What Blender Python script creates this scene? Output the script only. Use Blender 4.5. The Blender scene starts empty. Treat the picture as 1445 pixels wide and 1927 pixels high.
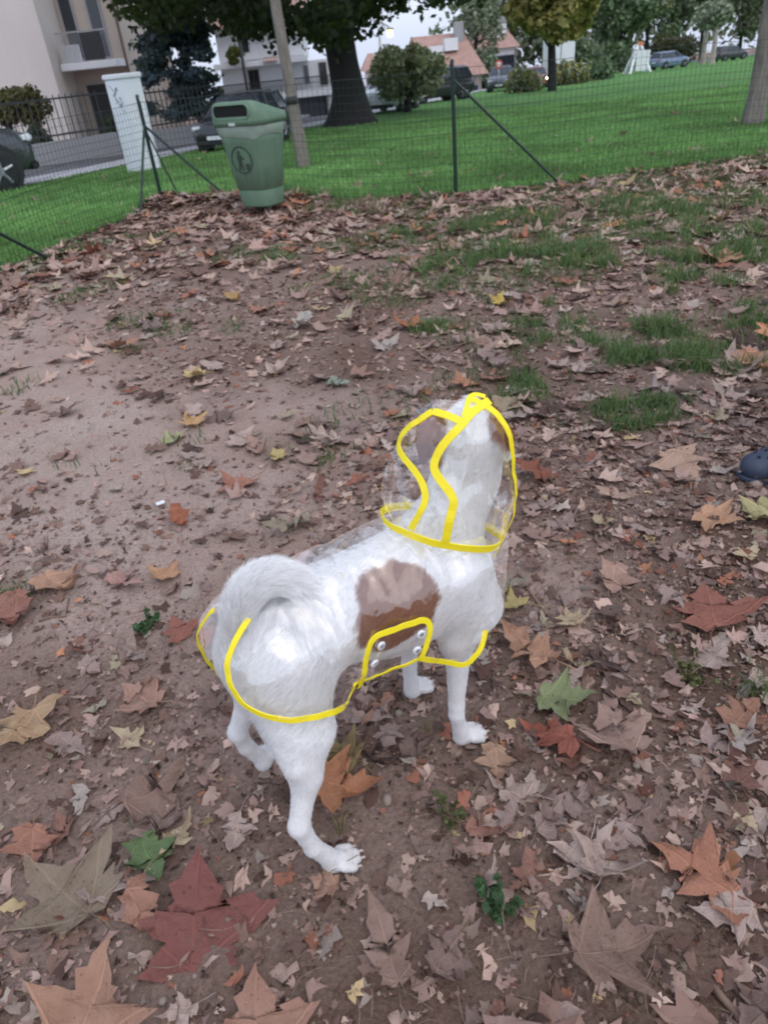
import bpy, bmesh, math, random
import numpy as np
from mathutils import Vector, Matrix

random.seed(7)
RNG = np.random.default_rng(7)
scn = bpy.context.scene
COL = scn.collection

# ------------------------------------------------------------------ camera
W0, H0, FPX = 1445.0, 1927.0, 1336.0
CAMH, ROLL = 1.2, math.radians(5.9)
PITCH = math.radians(32.616)
cam_d = bpy.data.cameras.new('camera')
cam = bpy.data.objects.new('camera', cam_d)
COL.objects.link(cam)
cam_d.sensor_fit = 'VERTICAL'
cam_d.sensor_height = 36.0
cam_d.lens = 36.0 * FPX / H0
cam_d.clip_start = 0.05
cam_d.clip_end = 2000
_dn = np.array([0, -math.sin(PITCH), -math.cos(PITCH)])
_fw = np.array([0, math.cos(PITCH), -math.sin(PITCH)])
_cx = math.cos(ROLL) * np.array([1, 0, 0]) + math.sin(ROLL) * _dn
_cy = math.sin(ROLL) * np.array([1, 0, 0]) - math.cos(ROLL) * _dn
cam.matrix_world = Matrix(((_cx[0], _cy[0], -_fw[0], 0), (_cx[1], _cy[1], -_fw[1], 0),
                           (_cx[2], _cy[2], -_fw[2], CAMH), (0, 0, 0, 1)))
cam_d.dof.use_dof = True            # a phone lens focused on the dog
cam_d.dof.focus_distance = 1.36
cam_d.dof.aperture_fstop = 7.5
scn.camera = cam

# ------------------------------------------------------------------ daylight (flat, overcast, late)
SUN_EL, SUN_AZ = math.radians(58), math.radians(150)
world = bpy.data.worlds.new('World')
scn.world = world
world.use_nodes = True
_nt = world.node_tree
_nt.nodes.clear()
_o = _nt.nodes.new('ShaderNodeOutputWorld')
_b = _nt.nodes.new('ShaderNodeBackground')
_s = _nt.nodes.new('ShaderNodeTexSky')
_h = _nt.nodes.new('ShaderNodeHueSaturation')
_s.sky_type = 'NISHITA'
_s.sun_disc = False
_s.sun_elevation = SUN_EL
_s.sun_rotation = SUN_AZ
_s.dust_density = 3.0
_s.air_density = 1.0
_h.inputs['Saturation'].default_value = 0.72
_b.inputs['Strength'].default_value = 0.15
_nt.links.new(_s.outputs[0], _h.inputs['Color'])
_m = _nt.nodes.new('ShaderNodeMix')
_m.data_type = 'RGBA'
_m.inputs[0].default_value = 0.62                     # an even veil of high cloud over the blue
_m.inputs[7].default_value = (5.0, 5.55, 6.95, 1)
_nt.links.new(_h.outputs[0], _m.inputs[6])
_nt.links.new(_m.outputs[2], _b.inputs['Color'])
_nt.links.new(_b.outputs[0], _o.inputs['Surface'])
sun_d = bpy.data.lights.new('sun', 'SUN')
sun_d.energy = 0.5
sun_d.angle = math.radians(70)
sun_d.color = (1.0, 0.97, 0.93)
sun = bpy.data.objects.new('sun', sun_d)
COL.objects.link(sun)
_sd = Vector((math.sin(SUN_AZ) * math.cos(SUN_EL), math.cos(SUN_AZ) * math.cos(SUN_EL), math.sin(SUN_EL)))
sun.rotation_euler = _sd.to_track_quat('Z', 'Y').to_euler()
scn.view_settings.view_transform = 'Standard'
scn.view_settings.look = 'None'
scn.view_settings.gamma = 1.0
scn.view_settings.use_curve_mapping = False
scn.view_settings.exposure = 0.5
scn.cycles.transparent_max_bounces = 40
scn.cycles.max_bounces = 7
scn.cycles.adaptive_threshold = 0.025
scn.cycles.use_denoising = True
scn.cycles.filter_width = 1.9

# ------------------------------------------------------------------ where a point of the photo lies in the place
def ray(x, y):
    v = np.array([x - W0 / 2, y - H0 / 2]) / FPX
    d = _fw + _cx * v[0] - _cy * v[1]
    return d / np.linalg.norm(d)
ORG = np.array([0, 0, CAMH])
def slope(y):
    return -0.03 * np.maximum(0, np.asarray(y, float) - 8.0)
def gnd(x, y):
    d = ray(x, y)
    P = ORG + d * (-CAMH / d[2]) if d[2] < -1e-3 else ORG + d * 400
    if P[1] > 8 or d[2] > -1e-3:
        s = d[2] + 0.03 * d[1]
        P = ORG + d * ((0.24 - CAMH) / s if s < -1e-4 else 400)
    return P
def aty(x, y, Y):
    d = ray(x, y)
    return ORG + d * (Y / d[1])
def depth(P):
    return float((np.asarray(P) - ORG) @ _fw)

# ------------------------------------------------------------------ object helpers
def link(o, parent=None):
    COL.objects.link(o)
    if parent is not None:
        o.parent = parent
    return o
def tag(o, label=None, cat=None, group=None, kind=None):
    if label: o['label'] = label
    if cat: o['category'] = cat
    if group: o['group'] = group
    if kind: o['kind'] = kind
    return o
def empty(name, loc=(0, 0, 0), rz=0.0):
    o = bpy.data.objects.new(name, None)
    o.empty_display_size = 0.05
    o.location = loc
    o.rotation_euler = (0, 0, rz)
    return link(o)
def mesh_np(name, V, F, mat=None, parent=None, smooth=False, attrs=None, uv=None):
    """V (n,3); F list of faces or an int array (m,k)."""
    me = bpy.data.meshes.new(name)
    V = np.asarray(V, np.float32)
    if isinstance(F, np.ndarray):
        m, k = F.shape
        me.vertices.add(len(V))
        me.vertices.foreach_set('co', V.ravel())
        me.loops.add(m * k)
        me.loops.foreach_set('vertex_index', F.astype(np.int32).ravel())
        me.polygons.add(m)
        me.polygons.foreach_set('loop_start', np.arange(m, dtype=np.int32) * k)
        me.polygons.foreach_set('loop_total', np.full(m, k, np.int32))
        me.update(calc_edges=True)
    else:
        me.from_pydata(V.tolist(), [], F)
        me.update()
    if smooth:
        me.polygons.foreach_set('use_smooth', np.ones(len(me.polygons), bool))
    if attrs:
        for an, arr in attrs.items():
            arr = np.asarray(arr, np.float32)
            if arr.ndim == 1:
                a = me.attributes.new(an, 'FLOAT', 'POINT'); a.data.foreach_set('value', arr)
            else:
                a = me.attributes.new(an, 'FLOAT_COLOR', 'POINT')
                if arr.shape[1] == 3: arr = np.c_[arr, np.ones(len(arr), np.float32)]
                a.data.foreach_set('color', arr.ravel())
    if uv is not None:
        l = me.uv_layers.new(name='UVMap')
        idx = np.empty(len(me.loops), np.int32); me.loops.foreach_get('vertex_index', idx)
        l.data.foreach_set('uv', np.asarray(uv, np.float32)[idx].ravel())
    if mat is not None: me.materials.append(mat)
    o = bpy.data.objects.new(name, me)
    return link(o, parent)
class MB:
    """collects simple solids into one mesh"""
    def __init__(s): s.V = []; s.F = []
    def add(s, V, F):
        n = len(s.V); s.V += [tuple(map(float, v)) for v in V]; s.F += [[i + n for i in f] for f in F]; return s
    def box(s, lo, hi, M=None):
        x0, y0, z0 = lo; x1, y1, z1 = hi
        V = [(x0, y0, z0), (x1, y0, z0), (x1, y1, z0), (x0, y1, z0), (x0, y0, z1), (x1, y0, z1), (x1, y1, z1), (x0, y1, z1)]
        if M is not None: V = [tuple(M @ Vector(v)) for v in V]
        return s.add(V, [[0, 3, 2, 1], [4, 5, 6, 7], [0, 1, 5, 4], [1, 2, 6, 5], [2, 3, 7, 6], [3, 0, 4, 7]])
    def tube(s, pts, rad, n=8, cap=True, flat=None):
        pts = [np.asarray(p, float) for p in pts]
        if np.isscalar(rad): rad = [rad] * len(pts)
        V = []; F = []
        up = np.array([0, 0, 1.0])
        prev = None
        for i, p in enumerate(pts):
            t = pts[min(i + 1, len(pts) - 1)] - pts[max(i - 1, 0)]
            t = t / (np.linalg.norm(t) + 1e-9)
            a = prev if prev is not None else (np.cross(t, up) if abs(t[2]) < 0.9 else np.cross(t, [1, 0, 0]))
            a = a - t * (a @ t); a /= np.linalg.norm(a) + 1e-9
            b = np.cross(t, a); prev = a
            for k in range(n):
                an = 2 * math.pi * k / n
                V.append(p + rad[i] * (math.cos(an) * a + math.sin(an) * b))
        for i in range(len(pts) - 1):
            for k in range(n):
                F.append([i * n + k, i * n + (k + 1) % n, (i + 1) * n + (k + 1) % n, (i + 1) * n + k])
        if cap:
            F.append(list(range(n))[::-1]); F.append([(len(pts) - 1) * n + k for k in range(n)])
        return s.add(V, F)
    def prism(s, poly, z0, z1, M=None):
        n = len(poly)
        V = [(p[0], p[1], z0) for p in poly] + [(p[0], p[1], z1) for p in poly]
        if M is not None: V = [tuple(M @ Vector(v)) for v in V]
        return s.add(V, [list(range(n))[::-1], list(range(n, 2 * n))] + [[i, (i + 1) % n, n + (i + 1) % n, n + i] for i in range(n)])
    def build(s, name, mat, parent=None, smooth=False, bevel=0, M=None):
        V = s.V
        if M is not None: V = [tuple(M @ Vector(v)) for v in V]
        o = mesh_np(name, np.array(V), s.F, mat, parent, smooth)
        bm = bmesh.new(); bm.from_mesh(o.data)
        bmesh.ops.recalc_face_normals(bm, faces=bm.faces)
        if bevel: bmesh.ops.bevel(bm, geom=list(bm.edges), offset=bevel, segments=2, affect='EDGES', clamp_overlap=True)
        bm.to_mesh(o.data); bm.free()
        if smooth:
            o.data.polygons.foreach_set('use_smooth', np.ones(len(o.data.polygons), bool))
        return o

# ------------------------------------------------------------------ noise
def _hash(ix, iy, iz, seed):
    h = (ix.astype(np.int64) * 374761393 + iy.astype(np.int64) * 668265263 + iz.astype(np.int64) * 2147483647 + seed * 974711) & 0x7fffffff
    h = ((h ^ (h >> 13)) * 1274126177) & 0x7fffffff
    h = h ^ (h >> 16)
    return (h & 0xffff) / 65535.0
def vnoise(P, seed=0):
    P = np.asarray(P, float)
    if P.shape[-1] == 2: P = np.concatenate([P, np.zeros(P.shape[:-1] + (1,))], -1)
    i = np.floor(P).astype(np.int64); f = P - i; f = f * f * (3 - 2 * f)
    r = 0
    for dx in (0, 1):
        for dy in (0, 1):
            for dz in (0, 1):
                w = (f[..., 0] if dx else 1 - f[..., 0]) * (f[..., 1] if dy else 1 - f[..., 1]) * (f[..., 2] if dz else 1 - f[..., 2])
                r = r + w * _hash(i[..., 0] + dx, i[..., 1] + dy, i[..., 2] + dz, seed)
    return r
def fbm(P, oct=4, seed=0):
    P = np.asarray(P, float); a = 0.5; s = 0; t = 0
    for k in range(oct):
        s = s + a * vnoise(P * 2 ** k + 17.3 * k, seed + k); t += a; a *= 0.5
    return s / t

# ------------------------------------------------------------------ materials
class NT:
    def __init__(s, name):
        s.m = bpy.data.materials.new(name); s.m.use_nodes = True
        s.t = s.m.node_tree; s.t.nodes.clear()
        s.out = s.t.nodes.new('ShaderNodeOutputMaterial')
    def n(s, typ, **kw):
        nd = s.t.nodes.new(typ)
        for k, v in kw.items():
            if k.startswith('_'): setattr(nd, k[1:], v)
        for k, v in kw.items():
            if not k.startswith('_'): s.set(nd, k, v)
        return nd
    def set(s, nd, k, v):
        inp = nd.inputs[int(k[1:])] if (k[0] == 'i' and k[1:].isdigit()) else nd.inputs[k.replace('__', ' ')]
        if isinstance(v, bpy.types.NodeSocket): s.t.links.new(v, inp)
        else: inp.default_value = v
    def math(s, op, a, b=0.0, c=None, clamp=False):
        nd = s.n('ShaderNodeMath', _operation=op, _use_clamp=clamp); s.set(nd, 'i0', a); s.set(nd, 'i1', b)
        if c is not None: s.set(nd, 'i2', c)
        return nd.outputs[0]
    def mix(s, f, a, b, blend='MIX'):
        nd = s.n('ShaderNodeMix', _data_type='RGBA', _blend_type=blend)
        s.set(nd, 'i0', f); s.set(nd, 'i6', a); s.set(nd, 'i7', b)
        return nd.outputs[2]
    def noise(s, vec, scale, detail=4, rough=0.55):
        nd = s.n('ShaderNodeTexNoise', Scale=scale, Detail=detail, Roughness=rough)
        if vec is not None: s.set(nd, 'Vector', vec)
        return nd
    def ramp(s, f, stops, interp='LINEAR'):
        nd = s.n('ShaderNodeValToRGB'); s.set(nd, 'i0', f)
        cr = nd.color_ramp; cr.interpolation = interp
        while len(cr.elements) < len(stops): cr.elements.new(0.5)
        for e, (p, c) in zip(cr.elements, stops):
            e.position = p; e.color = (c[0], c[1], c[2], 1) if len(c) == 3 else c
        return nd.outputs[0]
    def bump(s, h, strength=0.3, dist=0.01, normal=None):
        nd = s.n('ShaderNodeBump', Strength=strength, Distance=dist, Height=h)
        if normal is not None: s.set(nd, 'Normal', normal)
        return nd.outputs[0]
    def pos(s): return s.n('ShaderNodeNewGeometry').outputs['Position']
    def obj(s): return s.n('ShaderNodeTexCoord').outputs['Object']
    def bsdf(s, **kw):
        nd = s.n('ShaderNodeBsdfPrincipled', **kw)
        s.t.links.new(nd.outputs[0], s.out.inputs['Surface'])
        return nd
def c4(c): return (c[0], c[1], c[2], 1.0)
def srgb(r, g, b):
    f = lambda v: (v / 255 / 12.92) if v / 255 <= 0.04045 else ((v / 255 + 0.055) / 1.055) ** 2.4
    return (f(r), f(g), f(b))
def plain(name, col, rough=0.6, var=0.15, scale=6.0, metallic=0.0, bump=0.0, bscale=60, spec=0.5, coat=0.0):
    t = NT(name)
    v = t.noise(t.obj(), scale, 5).outputs['Fac']
    f = t.math('MULTIPLY_ADD', v, 2 * var, 1 - var)
    comb = t.n('ShaderNodeCombineColor', Red=f, Green=f, Blue=f).outputs[0]
    c = t.mix(1.0, c4(col), comb, 'MULTIPLY')
    b = t.bsdf(Base__Color=c, Roughness=rough, Metallic=metallic)
    b.inputs['Specular IOR Level'].default_value = spec
    b.inputs['Coat Weight'].default_value = coat
    if bump:
        t.set(b, 'Normal', t.bump(t.noise(t.obj(), bscale, 4).outputs['Fac'], 0.5, bump))
    return t.m
def emit(name, col, s):
    t = NT(name); e = t.n('ShaderNodeEmission', Color=c4(col), Strength=s)
    t.t.links.new(e.outputs[0], t.out.inputs['Surface']); return t.m

# ------------------------------------------------------------------ implicit surfaces (for bodies and the coat)
def rcone(P, a, b, ra, rb):
    a = np.asarray(a, np.float32); b = np.asarray(b, np.float32)
    ba = b - a; l2 = float(ba @ ba) + 1e-12
    h = np.clip(((P - a) @ ba) / l2, 0, 1)
    q = P - a - h[..., None] * ba
    return np.sqrt((q * q).sum(-1)) - (ra + (rb - ra) * h)
def smin(a, b, k):
    h = np.clip(0.5 + 0.5 * (b - a) / k, 0, 1)
    return b + (a - b) * h - k * h * (1 - h)
def sdf_union(P, prims):
    """prims: (a, b, ra, rb, k, (sx,sy,sz) or None)"""
    d = None
    for p in prims:
        a, b, ra, rb, k = p[:5]
        e = rcone(P, a, b, ra, rb)
        d = e if d is None else smin(d, e, k)
    return d
def surface_nets(fn, lo, hi, h):
    lo = np.array(lo, np.float32); hi = np.array(hi, np.float32)
    n = np.ceil((hi - lo) / h).astype(int) + 1
    ax = [lo[i] + h * np.arange(n[i], dtype=np.float32) for i in range(3)]
    G = np.stack(np.meshgrid(*ax, indexing='ij'), -1)
    # coarse pass first: only points near the surface are worked out exactly
    q = 4; nc = (n + q - 1) // q
    Gc = np.stack(np.meshgrid(*[lo[i] + h * (q * np.arange(nc[i]) + (q - 1) / 2) for i in range(3)], indexing='ij'), -1).astype(np.float32)
    vc = fn(Gc.reshape(-1, 3)).reshape(nc).astype(np.float32)
    val = vc.repeat(q, 0).repeat(q, 1).repeat(q, 2)[:n[0], :n[1], :n[2]].copy()
    near = np.abs(val) < h * q * 2.2
    val[near] = fn(G[near])
    ins = val < 0
    c = [(i, j, k) for i in (0, 1) for j in (0, 1) for k in (0, 1)]
    sl = lambda o: tuple(slice(o[d], n[d] - 1 + o[d]) for d in range(3))
    cnt = sum(ins[sl(o)].astype(np.int8) for o in c)
    act = (cnt > 0) & (cnt < 8)
    idx = np.full(act.shape, -1, np.int64); A = np.argwhere(act); idx[act] = np.arange(len(A))
    acc = np.zeros((len(A), 3)); num = np.zeros(len(A))
    for o in c:
        for d in range(3):
            if o[d]: continue
            o2 = list(o); o2[d] = 1
            v0 = val[tuple((A + np.array(o)).T)]; v1 = val[tuple((A + np.array(o2)).T)]
            m = (v0 < 0) != (v1 < 0)
            t = np.where(m, v0 / np.where(m, v0 - v1, 1), 0)
            p = np.array(o, float)[None].repeat(len(A), 0); p[:, d] = t
            acc[m] += p[m]; num[m] += 1
    V = lo + h * (A + acc / num[:, None])
    F = []
    for d in range(3):
        e = [1, 1, 1]
        a0 = [slice(0, n[q]) for q in range(3)]; a1 = list(a0)
        a0[d] = slice(0, n[d] - 1); a1[d] = slice(1, n[d])
        s = ins[tuple(a0)] != ins[tuple(a1)]
        E = np.argwhere(s); fl = ins[tuple(a0)][s]
        u, w = [q for q in range(3) if q != d]
        ok = (E[:, u] > 0) & (E[:, w] > 0) & (E[:, u] < n[u] - 1) & (E[:, w] < n[w] - 1)
        E = E[ok]; fl = fl[ok]
        def cell(du, dw):
            q = E.copy(); q[:, u] += du; q[:, w] += dw; return idx[tuple(q.T)]
        Q = np.stack([cell(-1, -1), cell(0, -1), cell(0, 0), cell(-1, 0)], 1)
        flip = fl if d != 1 else ~fl
        Q[~flip] = Q[~flip][:, ::-1]
        F.append(Q)
    F = np.concatenate(F)
    return V, F
def relax(V, F, it=2, lam=0.5):
    V = V.copy()
    e = np.concatenate([F[:, [0, 1]], F[:, [1, 2]], F[:, [2, 3]], F[:, [3, 0]]])
    for _ in range(it):
        s = np.zeros_like(V); c = np.zeros(len(V))
        np.add.at(s, e[:, 0], V[e[:, 1]]); np.add.at(c, e[:, 0], 1)
        np.add.at(s, e[:, 1], V[e[:, 0]]); np.add.at(c, e[:, 1], 1)
        V += lam * (s / np.maximum(c, 1)[:, None] - V)
    return V
def sdf_grad(fn, P, e=0.002):
    P = np.asarray(P, np.float32)
    g = np.stack([fn(P + np.eye(3, dtype=np.float32)[i] * e) - fn(P - np.eye(3, dtype=np.float32)[i] * e) for i in range(3)], -1)
    return g / (np.linalg.norm(g, axis=-1, keepdims=True) + 1e-9)
# ------------------------------------------------------------------ the ground
CORNER = np.array([-2.05, 8.45]); POST_A = np.array([1.01, 7.41]); POST_R = np.array([5.3, 8.05]); POST_B = np.array([-3.05, 5.15]); POST_B2 = np.array([-4.1, 1.6])
def seg_dist(X, Y, a, b):
    a = np.asarray(a, float); b = np.asarray(b, float); d = b - a
    h = np.clip(((X - a[0]) * d[0] + (Y - a[1]) * d[1]) / (d @ d), 0, 1)
    return np.hypot(X - a[0] - h * d[0], Y - a[1] - h * d[1])
PAWS_W = [(-.14, .74), (-.31, .97), (.13, .98), (.04, 1.12)]
def ground_z(X, Y):
    X = np.asarray(X, float); Y = np.asarray(Y, float)
    P = np.stack([X, Y], -1)
    fade = np.clip(1.3 - Y / 30, .15, 1)
    n = .030 * (fbm(P * .9, 3, 11) - .5) + .020 * (fbm(P * 4.5, 3, 12) - .5) + .007 * (fbm(P * 24, 2, 13) - .5)
    keep = np.ones_like(X)
    for a, b in PAWS_W:
        keep = np.minimum(keep, np.clip((np.hypot(X - a, Y - b) - .04) / .25, .12, 1))
    mound = .13 * np.exp(-(seg_dist(X, Y, CORNER + [.1, -.15], (-.75, 7.85)) / .38) ** 2) + .03 * np.exp(-(seg_dist(X, Y, CORNER, POST_B) / .3) ** 2)
    return slope(Y) + n * fade * keep + mound
def gz1(x, y): return float(ground_z(np.array([x]), np.array([y]))[0])
def lattice(lo, hi, d0, d1, step, grow):
    a = list(np.arange(d0, d1, step)); s = step; x = a[-1]
    while x < hi: s *= grow; x += s; a.append(x)
    s = step; x = a[0]
    while x > lo: s *= grow; x -= s; a.insert(0, x)
    return np.array(a)
gx = lattice(-700, 700, -1.6, 1.7, .022, 1.06); gy = lattice(-60, 900, .3, 2.6, .022, 1.045)
GX, GY = np.meshgrid(gx, gy, indexing='ij'); GZ = ground_z(GX, GY)
nxx, nyy = GX.shape
idx = np.arange(nxx * nyy).reshape(nxx, nyy)
GQ = np.stack([idx[:-1, :-1], idx[1:, :-1], idx[1:, 1:], idx[:-1, 1:]], -1).reshape(-1, 4)
t = NT('trodden_dirt')
P_ = t.pos()
n1 = t.noise(P_, 1.3, 5, .6).outputs['Fac']; n2 = t.noise(P_, 14, 6, .65).outputs['Fac']; n3 = t.noise(P_, 110, 5, .7).outputs['Fac']
dry = t.n('ShaderNodeAttribute', _attribute_name='dry').outputs['Fac']
c = t.ramp(n1, [(.32, srgb(163, 140, 128)), (.5, srgb(177, 156, 145)), (.68, srgb(187, 169, 160))])
c = t.mix(dry, t.mix(1.0, c, (.40, .345, .31, 1), 'MULTIPLY'), c)
c = t.mix(t.math('MULTIPLY', n2, .42), c, t.mix(1.0, c, (.62, .55, .50, 1), 'MULTIPLY'))
vor = t.n('ShaderNodeTexVoronoi', Vector=P_, Scale=85.0)
c = t.mix(t.math('MULTIPLY', t.math('LESS_THAN', vor.outputs['Distance'], .22), t.math('MULTIPLY', n2, .28)), c, t.mix(1.0, c, (1.4, 1.4, 1.4, 1), 'MULTIPLY'))
c = t.mix(t.ramp(n3, [(.35, (1, 1, 1)), (.55, (0, 0, 0))]), c, t.mix(.42, c, t.mix(1.0, c, (.30, .26, .24, 1), 'MULTIPLY')))
b_ = t.bsdf(Base__Color=c, Roughness=.95); b_.inputs['Specular IOR Level'].default_value = .12
h_ = t.math('ADD', t.math('MULTIPLY', n3, .7), t.math('ADD', n2, t.math('MULTIPLY', vor.outputs['Distance'], -.4)))
t.set(b_, 'Normal', t.bump(h_, .9, .012))
M_DIRT = t.m
def dryness(X, Y):
    # the trodden path is dry and pale, the soil under the litter is dark with humus
    p = np.exp(-(seg_dist(X, Y, (-2.6, 4.6), (-.75, 1.9)) / .75) ** 2) + .55 * np.exp(-(np.hypot((X - .42) / .25, (Y - 1.42) / .2)) ** 2) + .45 * np.exp(-(np.hypot((X + .5) / .35, (Y - .85) / .4)) ** 2)
    return np.clip(p + .22 * np.clip((Y - 1.1) / 1.2, 0, 1) + .95 * (fbm(np.stack([X, Y], -1) * 2.6, 4, 23) - .42), 0, 1) * np.clip(1.25 - .0 * Y, 0, 1)
ground = mesh_np('ground', np.stack([GX, GY, GZ], -1).reshape(-1, 3), GQ, M_DIRT, None, True, attrs={'dry': dryness(GX, GY).ravel()})
tag(ground, 'brown trodden dirt ground', None, None, 'structure')

# lawn, pavement and road beyond the fence
EDGE = [(-9.2, 3.6), (-5.9, 12.8), (-3.1, 20.6), (11.8, 62), (41, 97), (110, 160)]
LAWN = [tuple(CORNER), tuple(POST_A + [0, .02]), (2.12, 7.46), tuple(POST_R), (40, 11), (120, 40), (140, 160)] + EDGE[::-1] + [(-9.6, 1.2), tuple(POST_B2), tuple(POST_B)]
def in_poly(poly, X, Y):
    r = np.zeros(X.shape, bool); n = len(poly)
    for i in range(n):
        x0, y0 = poly[i]; x1, y1 = poly[(i + 1) % n]
        r ^= ((y0 > Y) != (y1 > Y)) & (X < (x1 - x0) * (Y - y0) / (y1 - y0 + 1e-12) + x0)
    return r
lx = lattice(-12, 145, -4, 6, .12, 1.03); ly = lattice(0, 165, 1, 12, .12, 1.03)
LX, LY = np.meshgrid(lx, ly, indexing='ij')
i2 = np.arange(LX.size).reshape(LX.shape)
LQ = np.stack([i2[:-1, :-1], i2[1:, :-1], i2[1:, 1:], i2[:-1, 1:]], -1).reshape(-1, 4)
fx = LX.ravel()[LQ].mean(1); fy = LY.ravel()[LQ].mean(1)
LQ = LQ[in_poly(LAWN, fx, fy)]
u_ = np.unique(LQ); m_ = np.full(LX.size, -1); m_[u_] = np.arange(len(u_))
t = NT('mown_lawn')
P_ = t.pos(); n1 = t.noise(P_, .35, 4).outputs['Fac']; n2 = t.noise(P_, 3.2, 6, .7).outputs['Fac']; n3 = t.noise(P_, 45, 5, .8).outputs['Fac']
c = t.ramp(t.math('MULTIPLY_ADD', n1, .45, t.math('MULTIPLY', n2, .55)), [(.3, (.075, .205, .055)), (.5, (.150, .330, .100)), (.7, (.230, .420, .160))])
c = t.mix(t.ramp(n3, [(.35, (0, 0, 0)), (.65, (.6, .6, .6))]), c, (.06, .13, .035, 1))
c = t.mix(t.ramp(t.noise(P_, .8, 4, .7).outputs['Fac'], [(.56, (0, 0, 0)), (.72, (.55, .55, .55))]), c, (.26, .27, .11, 1))
b_ = t.bsdf(Base__Color=c, Roughness=.9); b_.inputs['Specular IOR Level'].default_value = .1
t.set(b_, 'Normal', t.bump(t.math('ADD', n3, n2), 1.0, .05))
M_LAWN = t.m
lawn = mesh_np('lawn', np.stack([LX, LY, ground_z(LX, LY) + .015], -1).reshape(-1, 3)[u_], m_[LQ], M_LAWN, None, True)
tag(lawn, 'mown green lawn sloping away beyond the fence', None, None, 'structure')
def densify(L, step=1.5):
    out = []
    for a, b in zip(L[:-1], L[1:]):
        a = np.array(a, float); b = np.array(b, float); n = max(1, int(np.linalg.norm(b - a) / step))
        out += [a + (b - a) * k / n for k in range(n)]
    return np.array(out + [np.array(L[-1], float)])
ED = densify(EDGE)
for _ in range(6): ED[1:-1] = .5 * ED[1:-1] + .25 * (ED[:-2] + ED[2:])
ET = np.gradient(ED, axis=0); ET /= np.linalg.norm(ET, axis=1, keepdims=True); EN = np.stack([-ET[:, 1], ET[:, 0]], 1)
def strip(name, o0, o1, z, mat, skirt=.25):
    A = ED + EN * o0; B = ED + EN * o1; za = slope(A[:, 1]) + z; zb = slope(B[:, 1]) + z
    n = len(ED)
    V = np.concatenate([np.c_[A, za - skirt], np.c_[A, za], np.c_[B, zb], np.c_[B, zb - skirt]])
    F = [[r * n + i, r * n + i + 1, (r + 1) * n + i + 1, (r + 1) * n + i] for r in range(3) for i in range(n - 1)]
    o = mesh_np(name, V, F, mat, None, False); tag(o, None, None, None, 'structure'); return o
t = NT('asphalt'); P_ = t.pos()
b_ = t.bsdf(Base__Color=t.ramp(t.noise(P_, 1.1, 6, .7).outputs['Fac'], [(.3, (.075, .075, .082)), (.7, (.115, .115, .125))]), Roughness=.85)
t.set(b_, 'Normal', t.bump(t.noise(P_, 90, 3).outputs['Fac'], .4, .01)); M_ASPH = t.m
t = NT('pale_paving'); P_ = t.pos()
b_ = t.bsdf(Base__Color=t.ramp(t.noise(P_, 1.6, 6, .7).outputs['Fac'], [(.3, (.30, .30, .32)), (.7, (.42, .42, .45))]), Roughness=.85); M_PAVE = t.m
strip('pavement', 0, 1.15, .03, M_PAVE)
strip('road', 1.15, 4.4, .006, M_ASPH)
strip('far_pavement', 4.4, 6.2, .11, M_PAVE)
# ------------------------------------------------------------------ foliage
def leaf_mat(name, rough=.6, fac_=.22):
    t = NT(name); a = t.n('ShaderNodeAttribute', _attribute_name='tint').outputs['Color']
    b = t.n('ShaderNodeBsdfPrincipled', Base__Color=a, Roughness=rough); b.inputs['Specular IOR Level'].default_value = .25
    tr = t.n('ShaderNodeBsdfTranslucent', Color=t.mix(.5, a, (.25, .35, .05, 1), 'MIX'))
    m = t.n('ShaderNodeMixShader', Fac=fac_); t.t.links.new(b.outputs[0], m.inputs[1]); t.t.links.new(tr.outputs[0], m.inputs[2])
    t.t.links.new(m.outputs[0], t.out.inputs['Surface']); return t.m
M_FOL = leaf_mat('foliage'); M_GRASS = leaf_mat('grass_blades', .6, .38)
def bark(name, c, sc=6):
    t = NT(name); o = t.n('ShaderNodeMapping', Vector=t.pos(), Scale=(sc, sc, sc * .25)).outputs[0]
    n = t.noise(o, 2.5, 6, .7).outputs['Fac']
    b = t.bsdf(Base__Color=t.ramp(n, [(.3, tuple(v * .6 for v in c)), (.7, tuple(v * 1.3 for v in c))]), Roughness=.9)
    t.set(b, 'Normal', t.bump(n, .8, .03)); return t.m
M_BARK = bark('dark_bark', (.020, .018, .018)); M_BARKG = bark('grey_bark', (.22, .195, .17)); M_BARKP = bark('pale_bark', (.42, .36, .31))
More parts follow.
